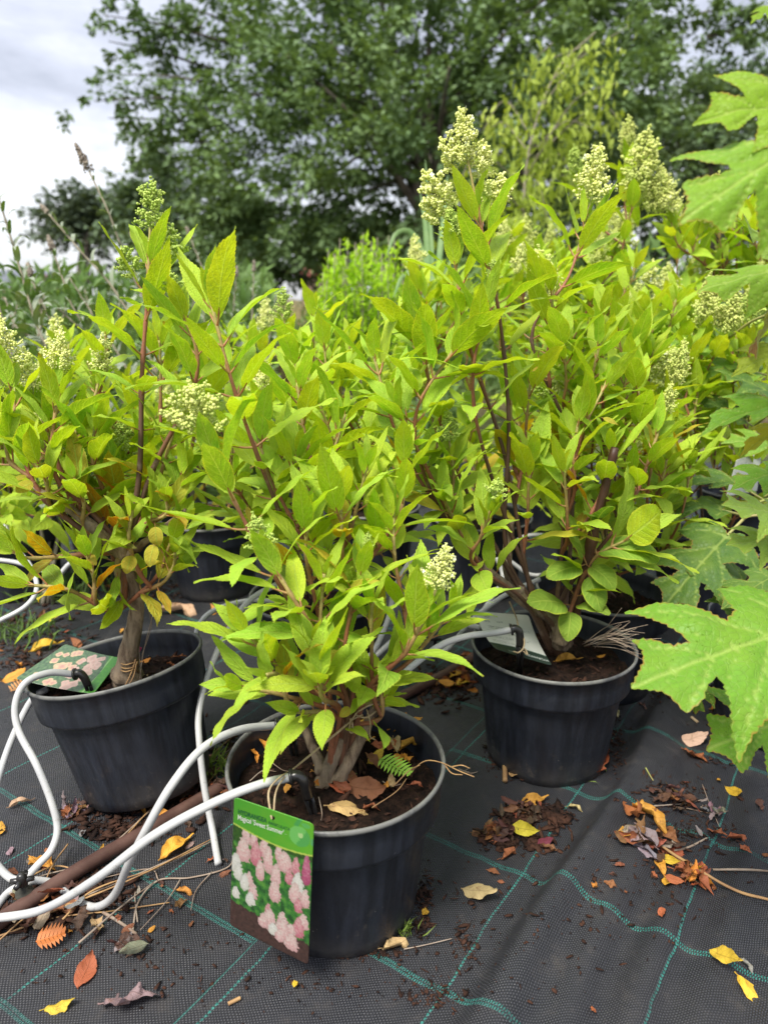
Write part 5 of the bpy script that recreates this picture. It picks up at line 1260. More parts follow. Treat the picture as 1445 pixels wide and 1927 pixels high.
M['crown_grey'] = foliage_mat('grey_green_tree_leaves', (.085, .130, .065), (.14, .19, .085), (.10, .16, .085), .4, .2)
M['crown_far'] = foliage_mat('far_tree_leaves', (.075, .105, .065), (.12, .16, .09), (.095, .13, .085), .3, .15)
M['weep'] = foliage_mat('weeping_sapling_leaves', (.33, .42, .060), (.42, .48, .09), (.26, .36, .06), 1.2, .32)
M['lime'] = foliage_mat('lime_bush_leaves', (.30, .52, .022), (.44, .64, .03), (.36, .58, .03), 3, .35)
M['weeds'] = foliage_mat('weed_leaves', (.10, .19, .045), (.17, .27, .07), (.15, .21, .09), 1.5, .3)
M['straws'] = foliage_mat('dry_grass', (.30, .24, .12), (.40, .33, .18), (.24, .24, .10), 2, .2)
tree('broad_tree', 'large dark green broadleaved tree filling the upper middle of the view', 805, 13.0, [
  (840, 120, 380, 320, 300), (640, 280, 240, 200, 130), (600, 90, 170, 170, 40), (900, 360, 250, 130, 120), (500, 230, 100, 150, 10), (450, 110, 80, 110, 4), (1060, 150, 250, 250, 190), (790, 0, 470, 140, 130), (1170, 60, 100, 110, 20), (600, 420, 200, 60, 44), (400, 310, 90, 60, 6), (480, 395, 90, 60, 20), (780, 250, 200, 220, 90)],
  M['crown_dark'], .135, 64, RNG, .42, 40, extra=[(430, 80, 195, 28, 20, 0), (400, 130, 205, 78, 18, .4), (400, 190, 180, 190, 20, -.3), (420, 240, 205, 222, 14, .2), (440, 270, 255, 275, 12, 0), (470, 310, 325, 318, 12, .3), (380, 50, 255, 92, 14, .2), (470, 60, 330, 10, 14, 0), (420, 160, 230, 140, 14, -.2), (520, 380, 395, 420, 12, 0), (1330, 70, 1412, 60, 20, 0), (1300, 30, 1400, 20, 20, 0), (420, 200, 280, 250, 14, -.2)], trunk_top=(800, 190), spr=(.5, 1.2))
tree('grey_tree', 'greyer green tree standing behind the dark one at the right', 1330, 19.0, [(1330, 310, 180, 150, 210), (1390, 225, 90, 50, 34), (1240, 350, 120, 110, 80), (1440, 330, 120, 150, 80)], M['crown_grey'], .20, 44, RNG, .3, 20, extra=[(1370, 170, 1390, 112, 10, 0), (1430, 160, 1430, 95, 10, 0), (1300, 180, 1330, 140, 8, 0)], trunk_top=(1330, 180), spr=(.6, 1.3))
tree('distant_tree', 'rounded dark tree low on the left horizon', 165, 30.0, [(150, 432, 66, 46, 90), (205, 418, 50, 40, 45)], M['crown_far'], .30, 34, RNG, .35, 8, trunk_top=(165, 420), spr=(.8, 1.6))
tree('distant_tree', 'wispy mid green tree between the low dark tree and the large one', 330, 22.0, [(320, 420, 110, 70, 90), (290, 370, 60, 50, 26), (400, 440, 110, 60, 80), (300, 330, 24, 26, 8)], M['crown_grey'], .22, 36, RNG, .25, 12, trunk_top=(320, 380), spr=(.5, 1.1))
tree('hedge_tree', 'low dark hedge of bushes beneath the large tree', 640, 16.0, [(480, 505, 130, 36, 50), (640, 505, 160, 30, 40), (800, 500, 160, 60, 120), (950, 500, 200, 70, 130), (380, 500, 90, 40, 40)], M['crown_dark'], .18, 40, RNG, .12, 10, trunk_top=(640, 470), spr=(.5, 1.0), cat='hedge', group=None)
# weeping sapling
def sapling():
    rng = np.random.default_rng(9); d0 = 4.6; r = random.Random(9); b0 = Vector((d0*(1000-722.5)/FPX, d0, 0)); root = empty('weeping_sapling', b0); tag(root, 'slender weeping sapling with hanging yellow-green leaves before the dark tree', 'tree', 'trees beyond the nursery')
    mb = MB(); mb.add(tube([b0, P(985, 420, d0), P(1000, 260, d0), P(1050, 130, d0), P(1120, 60, d0)], .014, .004, sides=7, n=24))
    Vs = []; Fs = []; k = 0
    paths = [((990, 330), (1080, 190), (1165, 155)), ((990, 300), (1060, 230), (1110, 240)), ((985, 350), (900, 290), (850, 380)), ((990, 280), (940, 230), (890, 300)), ((1000, 250), (1000, 130), (1040, 80)), ((1020, 200), (1090, 110), (1180, 50)), ((985, 380), (1060, 330), (1120, 400)), ((985, 400), (930, 350), (880, 430)), ((990, 340), (1050, 290), (1080, 350)), ((1000, 260), (950, 190), (905, 250)), ((985, 400), (1010, 340), (1030, 420)), ((1040, 150), (1100, 90), (1010, 120)), ((1000, 300), (1120, 200), (1170, 230))]
    for a, b, c in paths:
        dd = d0+r.uniform(-.35, .35); C = cat_rom([P(*a, d0), P(*b, dd), P(*c, dd)], 16); mb.add(tube(C, .005, .0018, sides=5, n=16))
        n = 95; t = rng.random(n); ix = (t*15).astype(int); pos = np.array([tuple(C[i]) for i in ix])+rng.normal(size=(n, 3))*np.array([.06, .06, .05]); pos[:, 2] -= rng.random(n)**2*.22
        dr = rng.normal(size=(n, 3))*.5+np.array([0, 0, -1.1]); nn = rng.normal(size=(n, 3))+np.array([0, -.4, .5]); s = rng.uniform(.045, .085, n)
        V, F = leaf_cloud(pos, dr, nn, s, s*.42, .1); Vs.append(V); Fs.append(F+k); k += len(V)
    link('crown', mesh_data('crown', np.concatenate(Vs)-np.array(b0), np.concatenate(Fs), [M['weep']], False), root)
    part('trunk', mb.out(), M['budd_stem'], root)
sapling()
def lime_bush():
    rng = np.random.default_rng(4); d0 = 3.1; r = random.Random(4); b0 = Vector((d0*(680-722.5)/FPX, d0, 0)); root = empty('lime_bush', b0); tag(root, 'bushy bright lime green shrub standing alone in the middle distance', 'shrub')
    mb = MB(); Vs = []; Fs = []; k = 0
    for i in range(85):
        px = 600+160*((i*.618) % 1); ed = abs(px-690)/95; top = 426+70*ed**2+r.uniform(0, 70); 
        if r.random() < .55: top += r.uniform(20, 110)
        dd = d0+r.uniform(-.2, .2); b = P(px, top, dd); a = b0+Vector((r.uniform(-.03, .03), 0, .1)); m_ = a.lerp(b, .6)+Vector(((b-a).x*.35, 0, 0))
        C = cat_rom([a, m_, b], 14); mb.add(tube(C, .004, .0015, sides=4, n=8))
        n = 64; t = .38+.62*rng.random(n); ix = np.clip((t*13).astype(int), 0, 13); pos = np.array([tuple(C[q]) for q in ix])+rng.normal(size=(n, 3))*.018
        dr = rng.normal(size=(n, 3))*.55+np.array([0, 0, .8]); nn = rng.normal(size=(n, 3)); s = rng.uniform(.022, .042, n)
        V, F = leaf_cloud(pos, dr, nn, s, s*.38, .1); Vs.append(V); Fs.append(F+k); k += len(V)
    link('foliage', mesh_data('foliage', np.concatenate(Vs)-np.array(b0), np.concatenate(Fs), [M['lime']], False), root)
    part('stems', mb.out(), M['budd_stem'], root)
lime_bush()
# arching broad grass blades beside it
def blade(root, pts, w, mat, name='blade'):
    C = cat_rom(pts, 18); V = []; F = []
    for i, p in enumerate(C):
        t = (C[min(i+1, 17)]-C[max(i-1, 0)]).normalized(); s = t.cross(Vector((.3, 1, .2))).normalized(); ww = w*math.sin(PI*min(1, .12+i/17*.9))**.6*.5+.0008
        n = s.cross(t); V += [p-s*ww+n*ww*.4, p, p+s*ww+n*ww*.4]
    for i in range(17):
        for j in range(2): a = i*3+j; F.append((a, a+1, a+4, a+3))
    part(name, (V, F), mat, root)
b0 = Vector((2.6*(790-722.5)/FPX, 2.6, 0)); root = empty('arching_grass', b0); tag(root, 'clump of broad arching grass blades beside the lime bush', 'grass')
M['blade'] = simple('grass_blade', (.10, .20, .055), (.17, .27, .09), 14, .45)
for L_ in [[(800, 640), (798, 500), (775, 440), (745, 440), (728, 480)], [(805, 660), (812, 500), (800, 300)], [(800, 640), (780, 540), (770, 490), (764, 560)], [(810, 650), (822, 520), (835, 400), (842, 330)], [(795, 650), (790, 560), (760, 520), (740, 560)], [(812, 650), (830, 560), (850, 480)], [(800, 660), (805, 560), (800, 430), (790, 360)], [(790, 660), (770, 590), (745, 570)]]:
    blade(root, [b0+Vector((0, 0, .02))]+[P(x, y, 2.6) for x, y in L_], .022, M['blade'])
tag(part('wooden_stake', tube([Vector((.135, 2.75, 0)), P(788, 500, 2.72), P(787, 452, 2.7)], .011, .011, sides=4, n=4), simple('weathered_stake', (.16, .13, .12), (.24, .20, .18), 20, .8)), 'thin weathered stake standing among the arching grass blades', 'stake')
# weeds and dry grass bands
def band(name, x0, x1, ya, yb, hmax, n, mat, seed, leaf=(.05, .11), wr=.22, up=1.0, hole=None):
    rng = np.random.default_rng(seed); y = rng.uniform(ya, yb, n); px = rng.uniform(x0, x1, n); x = y*(px-722.5)/FPX
    h = hmax*rng.random(n)**.7*(.75+.25*np.sin(x*7+seed)); pos = np.stack([x, y, h], 1)
    d = rng.normal(size=(n, 3))*.6+np.array([0, 0, up]); nn = rng.normal(size=(n, 3))+np.array([0, -.5, .4]); s = rng.uniform(*leaf, n)
    V, F = leaf_cloud(pos, d, nn, s, s*wr, .25); c = np.array([V[:, 0].mean(), V[:, 1].min(), 0])
    o = link(name, mesh_data(name, V-c, F, [mat], False), None, loc=tuple(c)); return o
tag(band('weeds', -350, 520, 3.6, 7.0, .90, 15000, M['weeds'], 1, (.07, .14), .34), 'tangle of grey-green weeds beyond the potted rows', kind='stuff')
tag(band('weeds', -250, 520, 2.5, 3.4, .66, 7500, M['weeds'], 2, (.05, .11), .26), 'weeds close behind the left shrubs', kind='stuff')
tag(band('weeds', 480, 900, 5.5, 9, .70, 7000, M['weeds'], 11, (.06, .14), .2), 'weeds behind the lime bush', kind='stuff')
tag(band('dry_grass', 400, 680, 4.5, 11, .60, 7000, M['straws'], 3, (.12, .28), .05, 2.2), 'pale dry grass in the middle distance', kind='stuff')
tag(band('weeds', 760, 1700, 4.0, 8, 1.0, 13000, M['weeds'], 4, (.06, .14), .25), 'green undergrowth below the trees at the right', kind='stuff')
tag(band('weeds', 560, 860, 2.7, 3.4, .34, 3500, M['weeds'], 6, (.04, .09), .35), 'low plants at the foot of the lime bush', kind='stuff')
# far roofs
def house(label, x0, x1, ridge_y, eave_y, d, roofc, wallc, hip=.15):
    a = P(x0, eave_y, d); b = P(x1, eave_y, d); zr = P(0, ridge_y, d).z; ze = a.z; w_ = b.x-a.x; dep = 8
    root = empty('house', ((a.x+b.x)/2, d+dep/2, 0)); tag(root, label, 'house')
    rm = simple('roof_'+str(len(bpy.data.materials)), roofc, tuple(c*.8 for c in roofc), .6, .8); wm = simple('wall_'+str(len(bpy.data.materials)), wallc, tuple(c*.9 for c in wallc), .5, .9)
    y0, y1 = a.y, a.y+dep; ym = (y0+y1)/2
    part('wall', box(((a.x+b.x)/2, ym, ze/2), (w_-.6, dep-.6, ze)), wm, root, smooth=False)
    V = [(a.x, y0, ze), (b.x, y0, ze), (b.x, y1, ze), (a.x, y1, ze), (a.x+w_*hip, ym, zr), (b.x-w_*hip, ym, zr)]
    part('roof', (V, [(0, 1, 5, 4), (2, 3, 4, 5), (3, 0, 4), (1, 2, 5), (3, 2, 1, 0)]), rm, root, smooth=False)
house('distant house whose slate grey roof shows on the left horizon', -60, 74, 506, 540, 70, (.13, .14, .17), (.30, .22, .18), .05)
house('distant house with a dull red roof end beside the grey one', 28, 66, 514, 560, 62, (.17, .085, .08), (.15, .09, .08), .3)
house('distant red roofed shed just left of the lime bush', 560, 606, 492, 520, 60, (.34, .085, .07), (.3, .2, .15), .25)

# ================================================================== litter on the fabric and in the pots
CLR = dict(y=(.66, .44, .04), o=(.60, .27, .04), b=(.24, .095, .040), r=(.36, .115, .045), p=(.52, .36, .17), d=(.085, .045, .03), c=(.56, .48, .26), g=(.26, .22, .20), pu=(.14, .02, .05))
rl = random.Random(77)
def fallen(px, py, size_px, ang, c, var, label=None, pos=None, group='dead leaves fallen on the ground fabric', cat='fallen leaf', up=.003, flip=False):
    p = pos or GH(px, py); d = math.hypot(p.x, p.y-0)*0+((p.y)*CP-(p.z-CAMH)*SP)
    L = size_px*d/FPX*1.22
    q = G(px+math.cos(ang)*10, py+math.sin(ang)*10); v = (q-G(px, py)); v.z = rl.uniform(-.05, .12)*v.length; v.normalize()
    nrm = Vector((rl.uniform(-.35, .35), rl.uniform(-.45, .2), 1 if not flip else -1))
    s = L*rl.uniform(.95, 1.1); o = link('fallen_leaf', LDRY[var % 14], None, mat=basis(p-v*s*.5+Vector((0, 0, up+s*.03)), v, nrm, s), color=(*[a*rl.uniform(.85, 1.15) for a in CLR[c]], 1))
    tag(o, label or 'small dry leaf scrap lying loose on the black fabric', cat, group); return o
BIG = [
 (905, 1688, 62, .35, 'p', 6, 'tan leaf with its stalk lying right of the nearest pot'), (1300, 1398, 50, .05, 'c', 0, 'flat cream leaf on the fabric under the drooping dark oak leaf'),
 (1305, 1425, 42, .5, 'r', 2, 'crumpled rust leaf touching the flat cream leaf'), (1368, 1822, 70, .75, 'y', 3, 'long bright yellow leaf near the lower right corner'),
 (1412, 1866, 60, .8, 'y', 4, 'narrow yellow leaf curled at the lower right corner'), (1380, 1494, 36, .6, 'y', 0, 'yellow leaf above the big dead flower head'),
 (330, 1602, 62, -.6, 'y', 1, 'yellow leaf folded over a brown one below the pipe'), (107, 1898, 48, -.2, 'y', 10, 'small bright yellow leaf at the lower left'),
 (163, 1832, 60, -1.1, 'r', 12, 'curled rust coloured leaf standing on edge at the lower left'), (240, 1888, 82, -.05, 'g', 2, 'grey papery leaf flat on the fabric at the lower left'),
 (740, 1786, 56, -.1, 'p', 5, 'twisted tan leaf at the foot of the nearest pot'), (556, 1857, 18, 1.3, 'y', 0, 'tiny yellow leaf below the picture tag'),
 (77, 1628, 56, .5, 'o', 2, 'orange leaf beside the black dripper'), (38, 1517, 38, -.3, 'p', 1, 'tan leaf left of the leaning pot'),
 (305, 1540, 34, .1, 'o', 1, 'orange leaf in front of the leaning pot'), (185, 1745, 40, .9, 'p', 8, 'pale folded leaf on the straw heap'),
 (345, 1682, 34, .3, 'o', 5, 'small orange leaf left of the picture tag'), (1120, 1452, 60, -.5, 'r', 11, 'large curled rust leaf touching the foot of the right pot'),
 (965, 1462, 26, 1.2, 'p', 0, 'small tan leaf by the stub of wood at the right pot'), (860, 1292, 40, -.1, 'y', 2, 'yellow leaf beyond the brown pipe'),
 (270, 1236+0, 1, 0, 'y', 0, None), (85, 1222, 44, -.2, 'y', 1, 'yellow leaf on the fabric left of the flower tag'), (28, 1278, 36, -.3, 'o', 0, 'orange leaf at the left edge beyond the leaning pot'),
 (385, 1095, 62, -.1, 'r', 2, 'large brown leaf on the fabric above the leaning pot'), (105, 1168, 30, -.4, 'y', 3, 'yellowish leaf by the weeds at the left'),
 (330, 1155, 75, .1, 'c', 5, 'pale skeleton leaf on the fabric behind the leaning pot'), (1000, 1515, 48, -.3, 'o', 1, 'orange leaf on top of the dark soil clump'),
 (1078, 1523, 26, .2, 'p', 5, 'pale curled leaf right of the dark soil clump'), (992, 1572, 52, .35, 'y', 3, 'yellow leaf lying across the dark soil clump'), (1022, 1590, 30, .1, 'pu', 0, 'purple leaf at the edge of the dark soil clump'),
 (955, 1613, 38, -.4, 'r', 5, 'rust leaf at the bottom of the dark soil clump'), (1195, 1538, 68, 1.1, 'r', 11, 'long rolled brown leaf at the top of the dead flower head'), (1215, 1535, 66, .6, 'o', 5, 'orange brown leaf beside the dead flower head'),
 (1172, 1573, 44, 1.3, 'o', 0, 'oval orange leaf left of the dead flower head'), (1250, 1572, 52, .7, 'b', 2, 'brown leaf in the dead flower head'), (1240, 1635, 36, 1.2, 'o', 1, 'orange petal-like leaf below the dead flower head'),
 (1262, 1628, 34, .4, 'y', 3, 'yellow-orange leaf in the dead flower head'), (1295, 1650, 60, .4, 'r', 5, 'crumpled red-brown leaf at the end of the long stalk'), (1253, 1665, 26, 1.2, 'y', 0, 'small yellow leaf below the dead flower head'),
 (1345, 1570, 34, .4, 'r', 2, 'rust leaf right of the dead flower head'), (1382, 1582, 36, .2, 'r', 5, 'red-brown leaf at the right of the dead flower head'), (1120, 1672, 22, 1.1, 'o', 11, 'star shaped scrap of tan leaf on the fabric folds'),
 (1400, 1818, 28, .7, 'g', 5, 'greyish dried leaf beside the yellow pair'), (1245, 1722, 26, 1.4, 'r', 12, 'small brown curled leaf on the fold'), (1400, 1600, 20, .7, 'r', 2, 'small rust leaf near the right edge'),
 (75, 1637, 22, .1, 'b', 5, 'brown leaf scrap at the dripper'), (800, 1722, 22, 1.6, 'y', 0, 'little yellow leaf against the right wall of the nearest pot'), (1158, 1345, 22, 1.2, 'c', 1, 'little pale leaf right of the right pot'),
 (1330, 1345+0, 1, 0, 'y', 0, None), (1355, 1338, 36, 0, 'o', 1, 'orange leaf between the two big wet leaves'), (880, 1240, 36, .1, 'b', 5, 'brown leaf on the pipe left of the right pot')]
for t in BIG:
    if t[6]: fallen(*t[:6], label=t[6])
for i in range(130):
    while True:
        px, py = rl.uniform(0, 1440), rl.uniform(1080, 1915)
        w_ = .05
        if px < 430 and 1560 < py < 1760: w_ = .9
        if px < 260 and 1080 < py < 1260: w_ = .9
        if 260 < px < 430 and 1400 < py < 1560: w_ = .7
        if 1150 < px < 1440 and 1460 < py < 1720: w_ = .45
        if 780 < px < 920 and 1240 < py < 1330: w_ = .9
        if rl.random() < w_: break
    cc = rl.choice('rrbbbdog'); cn = dict(r='rust coloured', b='brown', d='dark brown', o='orange', g='greyish')[cc]
    if px < 260 and py < 1260: pl = 'behind the leaning pot at the left edge'
    elif px < 430 and py < 1560: pl = 'between the leaning pot and the nearest pot'
    elif px < 430: pl = 'among the straw and tubes at the lower left'
    elif 780 < px < 920 and py < 1330: pl = 'beyond the brown pipe between the front pots'
    elif px > 1150 and py < 1720: pl = 'around the dead flower heads at the right'
    elif py > 1720: pl = 'along the bottom of the fabric'
    else: pl = 'in the middle of the bare fabric'
    sz = rl.uniform(9, 26)
    fallen(px, py, sz, rl.uniform(0, 6.3), cc, rl.randrange(14), label=('tiny ' if sz < 14 else 'small ')+cn+' leaf scrap '+pl)
# leaves resting on the soil inside the pots
def in_pot(px, py, size, ang, c, var, label, root, M4, sz=.162):
    # intersect the view ray with the soil level
    o = M4 @ Vector((0, 0, sz+.006)); n = (M4.to_3x3() @ Vector((0, 0, 1))); dr = P(px, py, 1)-cam.location; t = (o-cam.location).dot(n)/dr.dot(n)
    fallen(px, py, size*1.25, ang, c, var, label=label, pos=cam.location+dr*t, group='dead leaves on the soil in the pots', up=.006)
M4A = Matrix.Translation((A.x, A.y, ground_h(A.x, A.y)))
for t in [(502, 1410, 38, 1.5, 'o', 1, 'tan leaf on the soil near the left rim of the nearest pot'), (478, 1427, 22, .8, 'o', 5, 'small orange leaf scrap by the left rim of the nearest pot'), (672, 1363, 44, -.3, 'o', 2, 'orange leaf at the back of the nearest pot, below the leaves'),
          (668, 1395, 52, -.9, 'o', 8, 'rust folded leaf in the middle of the nearest pot'), (662, 1412, 48, -.2, 'o', 1, 'broad orange leaf beside the stump in the nearest pot'), (648, 1428, 36, .1, 'o', 0, 'orange leaf touching the stump in the nearest pot'),
          (760, 1372, 48, -.3, 'o', 2, 'orange leaf near the back right rim of the nearest pot'), (742, 1408, 34, 1.4, 'p', 1, 'pale leaf right of centre in the nearest pot'), (765, 1412, 38, -.4, 'o', 5, 'curled yellow-orange leaf right of centre in the nearest pot'), (712, 1411, 26, 1.2, 'r', 2, 'small red-brown leaf in the nearest pot'),
          (707, 1435, 28, -.5, 'y', 0, 'small yellow leaf in the nearest pot'), (542, 1494, 22, 1.3, 'o', 0, 'oval orange leaf behind the picture tag'), (650, 1526, 52, .1, 'p', 4, 'tan leaf with a yellow rim at the front rim of the nearest pot'), (693, 1530, 26, -.3, 'r', 5, 'crumpled brown leaf at the front rim of the nearest pot'),
          (690, 1495, 54, .2, 'b', 12, 'dark brown rolled leaf on the soil of the nearest pot'), (780, 1485, 20, 0, 'r', 5, 'rust scrap near the right rim of the nearest pot')]:
    in_pot(*t, None, M4A)
for t in [(276, 1252, 20, .2, 'o', 0, 'round orange leaf on the soil right of the grey trunk'), (338, 1243, 20, 0, 'r', 2, 'rust leaf near the right rim of the leaning pot'), (322, 1258, 16, .5, 'r', 5, 'small rust leaf in the leaning pot'), (262, 1282, 30, .3, 'p', 5, 'pale leaf at the foot of the grey trunk')]:
    in_pot(*t, None, M4B, .157)
for t in [(1065, 1250, 30, 0, 'o', 1, 'orange leaf at the front rim of the right pot'), (1168, 1205, 20, .4, 'r', 5, 'brown leaf at the right rim of the right pot'), (1130, 1242, 12, .2, 'o', 0, 'tiny orange leaf in the right pot')]:
    in_pot(*t, None, M4C)
# crumbs of bark and soil
def crumbs(name, label, spots, seed, smin=.0015, smax=.007, mat='crumb', pos_fn=None):
    r = random.Random(seed); rng = np.random.default_rng(seed); iv, jf = ico(); Vs = []; Fs = []; k = 0
    for (px, py, rx, ry, n) in spots:
        for _ in range(n):
            x, y = px+r.gauss(0, 1)*rx*.6, py+r.gauss(0, 1)*ry*.6; p = GH(x, y); s = smin+(smax-smin)*r.random()**3
            sc = np.array([s*r.uniform(.7, 2.8), s*r.uniform(.35, 1.1), s*r.uniform(.2, .55)]); a = r.uniform(0, 6.3); c_, s_ = math.cos(a), math.sin(a)
            v = iv*sc*rng.uniform(.45, 1.4, (12, 1)); v = np.stack([v[:, 0]*c_-v[:, 1]*s_, v[:, 0]*s_+v[:, 1]*c_, v[:, 2]+v[:, 0]*r.uniform(-.4, .4)], 1)+np.array([p.x, p.y, p.z+sc[2]*.4+r.random()**2*.004])
            Vs.append(v); Fs.append(jf+k); k += 12
    V = np.concatenate(Vs); c = np.array([V[:, 0].mean(), V[:, 1].mean(), 0]); o = link(name, mesh_data(name, V-c, np.concatenate(Fs), [M[mat]], False), None, loc=tuple(c)); return tag(o, label, kind='stuff')
crumbs('bark_debris', 'bark crumbs strewn along the brown pipe', [(60, 1730, 90, 25, 320), (180, 1680, 70, 30, 260), (230, 1560, 70, 25, 340), (330, 1500, 60, 40, 300), (420, 1420, 40, 40, 160), (840, 1290, 70, 30, 420), (140, 1535, 16, 12, 60), (60, 1180, 90, 40, 420), (180, 1110, 90, 26, 320), (60, 1250, 70, 30, 260), (320, 1110, 80, 18, 160)], 1)
crumbs('soil_clump', 'dark soil clump on the fabric right of the nearest pot', [(985, 1535, 45, 16, 230), (940, 1580, 32, 16, 170), (1005, 1590, 32, 12, 110), (1050, 1540, 20, 22, 110)], 2, .0015, .008)
crumbs('bark_debris', 'soil crumbs round the feet of the pots', [(800, 1690, 14, 40, 180), (790, 1745, 18, 16, 120), (930, 1420, 18, 30, 160), (1160, 1400, 16, 50, 220), (1060, 1460, 80, 8, 130), (700, 1795, 70, 6, 90), (1240, 1300, 90, 30, 240), (1350, 1400, 60, 60, 160), (1200, 1650, 180, 100, 260), (1260, 1500, 60, 30, 260), (1300, 1560, 70, 40, 240), (880, 1780, 20, 40, 90), (820, 1880, 40, 20, 90), (1000, 1700, 220, 120, 220), (300, 1800, 260, 70, 160), (700, 1850, 300, 50, 150)], 3, .0008, .0035)
def white_specks():
    pass
# straws and dead twigs
def stalk(label, pts, r0=.0013, r1=.0008, mat='straw', branches=(), grp='dry stalks and twigs on the fabric', cat='twig', name='dry_stalk'):
    pw = [p if isinstance(p, Vector) else GH(p[0], p[1], p[2] if len(p) > 2 else .003) for p in pts]; mb = MB(); mb.add(tube(pw, r0, r1, sides=6, n=len(pts)*6, rough=.2))
    pw = cat_rom(pw, len(pw)*8); lift = max(0, max(ground_h(q.x, q.y)+r0*.5-q.z for q in pw))
    for q in pw: q.z += lift
    mb = MB(); mb.add(tube(pw, r0, r1, sides=6, n=len(pw), rough=.2))
    for b in branches:
        q = [GH(p[0], p[1], p[2] if len(p) > 2 else .004) for p in b]; mb.add(tube(q, r1*1.1, r1*.6, sides=5, n=len(b)*5))
    o = part(name, mb.out(), M[mat]); return tag(o, label, cat, grp)
stalk('long stout straw stalk running to the right edge from the dead flower head', [(1195, 1545), (1240, 1600, .008), (1300, 1640, .008), (1380, 1680), (1450, 1700)], .0022, .0018)
stalk('grey side stalk reaching the right edge below the dead flower head', [(1340, 1640), (1400, 1640), (1450, 1643)], .0016, .0014, 'greytwig')
stalk('brown twig arching from the dead flower head to the green yarn', [(1250, 1605), (1290, 1600), (1330, 1580)], .0018, .0013, 'greytwig')
stalk('thin forked grey twig above the dead flower head', [(1230, 1520), (1290, 1515), (1320, 1508)], .0011, .0007, 'greytwig', [[(1320, 1480), (1335, 1520), (1352, 1560)], [(1290, 1525), (1340, 1535), (1370, 1530)]])
stalk('branched pale root lying left of the picture tag', [(250, 1760), (262, 1700), (300, 1660), (360, 1655), (430, 1635), (442, 1600)], .0013, .0009, 'greytwig', [[(340, 1660), (315, 1700), (265, 1755)], [(300, 1662), (280, 1640), (180, 1660)], [(400, 1645), (370, 1680), (360, 1718)], [(260, 1740), (255, 1690), (262, 1672)]])
stalk('long golden straw crossing the fabric at the lower left', [(0, 1765), (100, 1732), (210, 1718), (320, 1702)], .0012, .0008, 'straw')
STRAW = ['upper straw stem of the bundle crossing below the white tube loop', 'middle straw stem of the bundle crossing below the white tube loop', 'lowest straw stem of the bundle crossing below the white tube loop', 'brown stem slanting from the orange fern piece to the dead twig',
 'straw stem leaning from the pipe up to the left rim of the nearest pot', 'bent straw stem between the leaning pot and the nearest pot', 'straw stem passing close under the foot of the leaning pot', 'straw stem emerging from the left edge below the pipe', 'short brown stem beside the black dripper',
 'short straw stem just right of the dripper across the pipe', 'straw stem lying under the dip of the white tube', 'thin brown stem pointing up from the dripper towards the leaning pot']
for i, (a, b, c, lb) in enumerate([((110, 1715), (250, 1660), (400, 1590), 'top'), ((100, 1722), (240, 1672), (380, 1600), 'mid'), ((95, 1730), (260, 1665), (410, 1580), 'low'), ((150, 1782), (230, 1725), (290, 1668), 's'), ((230, 1605), (330, 1560), (450, 1400), 'pot'), ((225, 1600), (300, 1520), (440, 1390), 'pot2'), ((215, 1595), (330, 1500), (455, 1400), 'p3'), ((0, 1780), (60, 1740), (130, 1700), 'x'), ((60, 1660), (110, 1640), (160, 1650), 'y'), ((20, 1690), (70, 1665), (140, 1640), 'z'), ((120, 1740), (180, 1690), (300, 1640), 'q'), ((130, 1600), (100, 1650), (80, 1690), 'w')]):
    stalk(STRAW[i], [(a[0], a[1], .006+.002*(i % 3)), (b[0], b[1], .009+.002*(i % 4)), (c[0], c[1], .006)], rl.uniform(.0010, .0016), .0007, 'straw' if i % 3 else 'greytwig')
stalk('brown woody twig at the lower left ending by a green-grey husk', [(195, 1720), (235, 1745), (258, 1762)], .0022, .0018, 'greytwig')
stalk('wooden stub standing against the foot of the right pot', [(948, 1432, .012), (950, 1474, .004)], .0040, .0044, 'straw')
stalk('short yellow-green stalk piece near the bottom edge', [(430, 1893), (453, 1882)], .0022, .0022, 'straw')
stalk('thin root trailing from the nearest pot foot', [(760, 1790), (800, 1782), (850, 1770)], .0007, .0005, 'greytwig')
stalk('small forked twig left of the right pot', [(862, 1450), (885, 1458), (898, 1455)], .0012, .0006, 'greytwig', [[(880, 1456), (890, 1464)], [(875, 1454), (884, 1448)]])
stalk('bright green needle of grass on the fabric fold', [(1214, 1448), (1222, 1462), (1228, 1472)], .0012, .0008, 'petiole_green')
stalk('white stick under the drooping dark oak leaf', [(1300, 1352), (1312, 1362)], .0028, .0028, 'twine')
# grey wispy stems in right pot, grass over the nearest rim
def wisp(label, lines, mat, name, r=.0006, cat='twig'):
    mb = MB()
    for L_ in lines: mb.add(tube(P_(L_), r, r*.55, sides=5, n=len(L_)*5))
    tag(part(name, mb.out(), M[mat]), label, cat, 'dead wisps in the pots')
wl = []
for i in range(16):
    a = rl.uniform(-.9, .5); L_ = rl.uniform(60, 130); x0, y0 = 1110+rl.uniform(-15, 15), 1212+rl.uniform(-8, 10)
    x1, y1 = x0+L_*math.cos(a), y0+L_*math.sin(a)*.55; wl.append([(x0, y0, 1.17), ((x0+x1)/2, (y0+y1)/2-10, 1.13), (x1, y1, 1.10)]); wl.append([((x0+x1)/2, (y0+y1)/2-10, 1.13), (x1+rl.uniform(-20, 10), y1-rl.uniform(10, 26), 1.11)])
wisp('spray of dead wiry stems over the back rim of the right pot', wl, 'greytwig', 'dry_wisps')
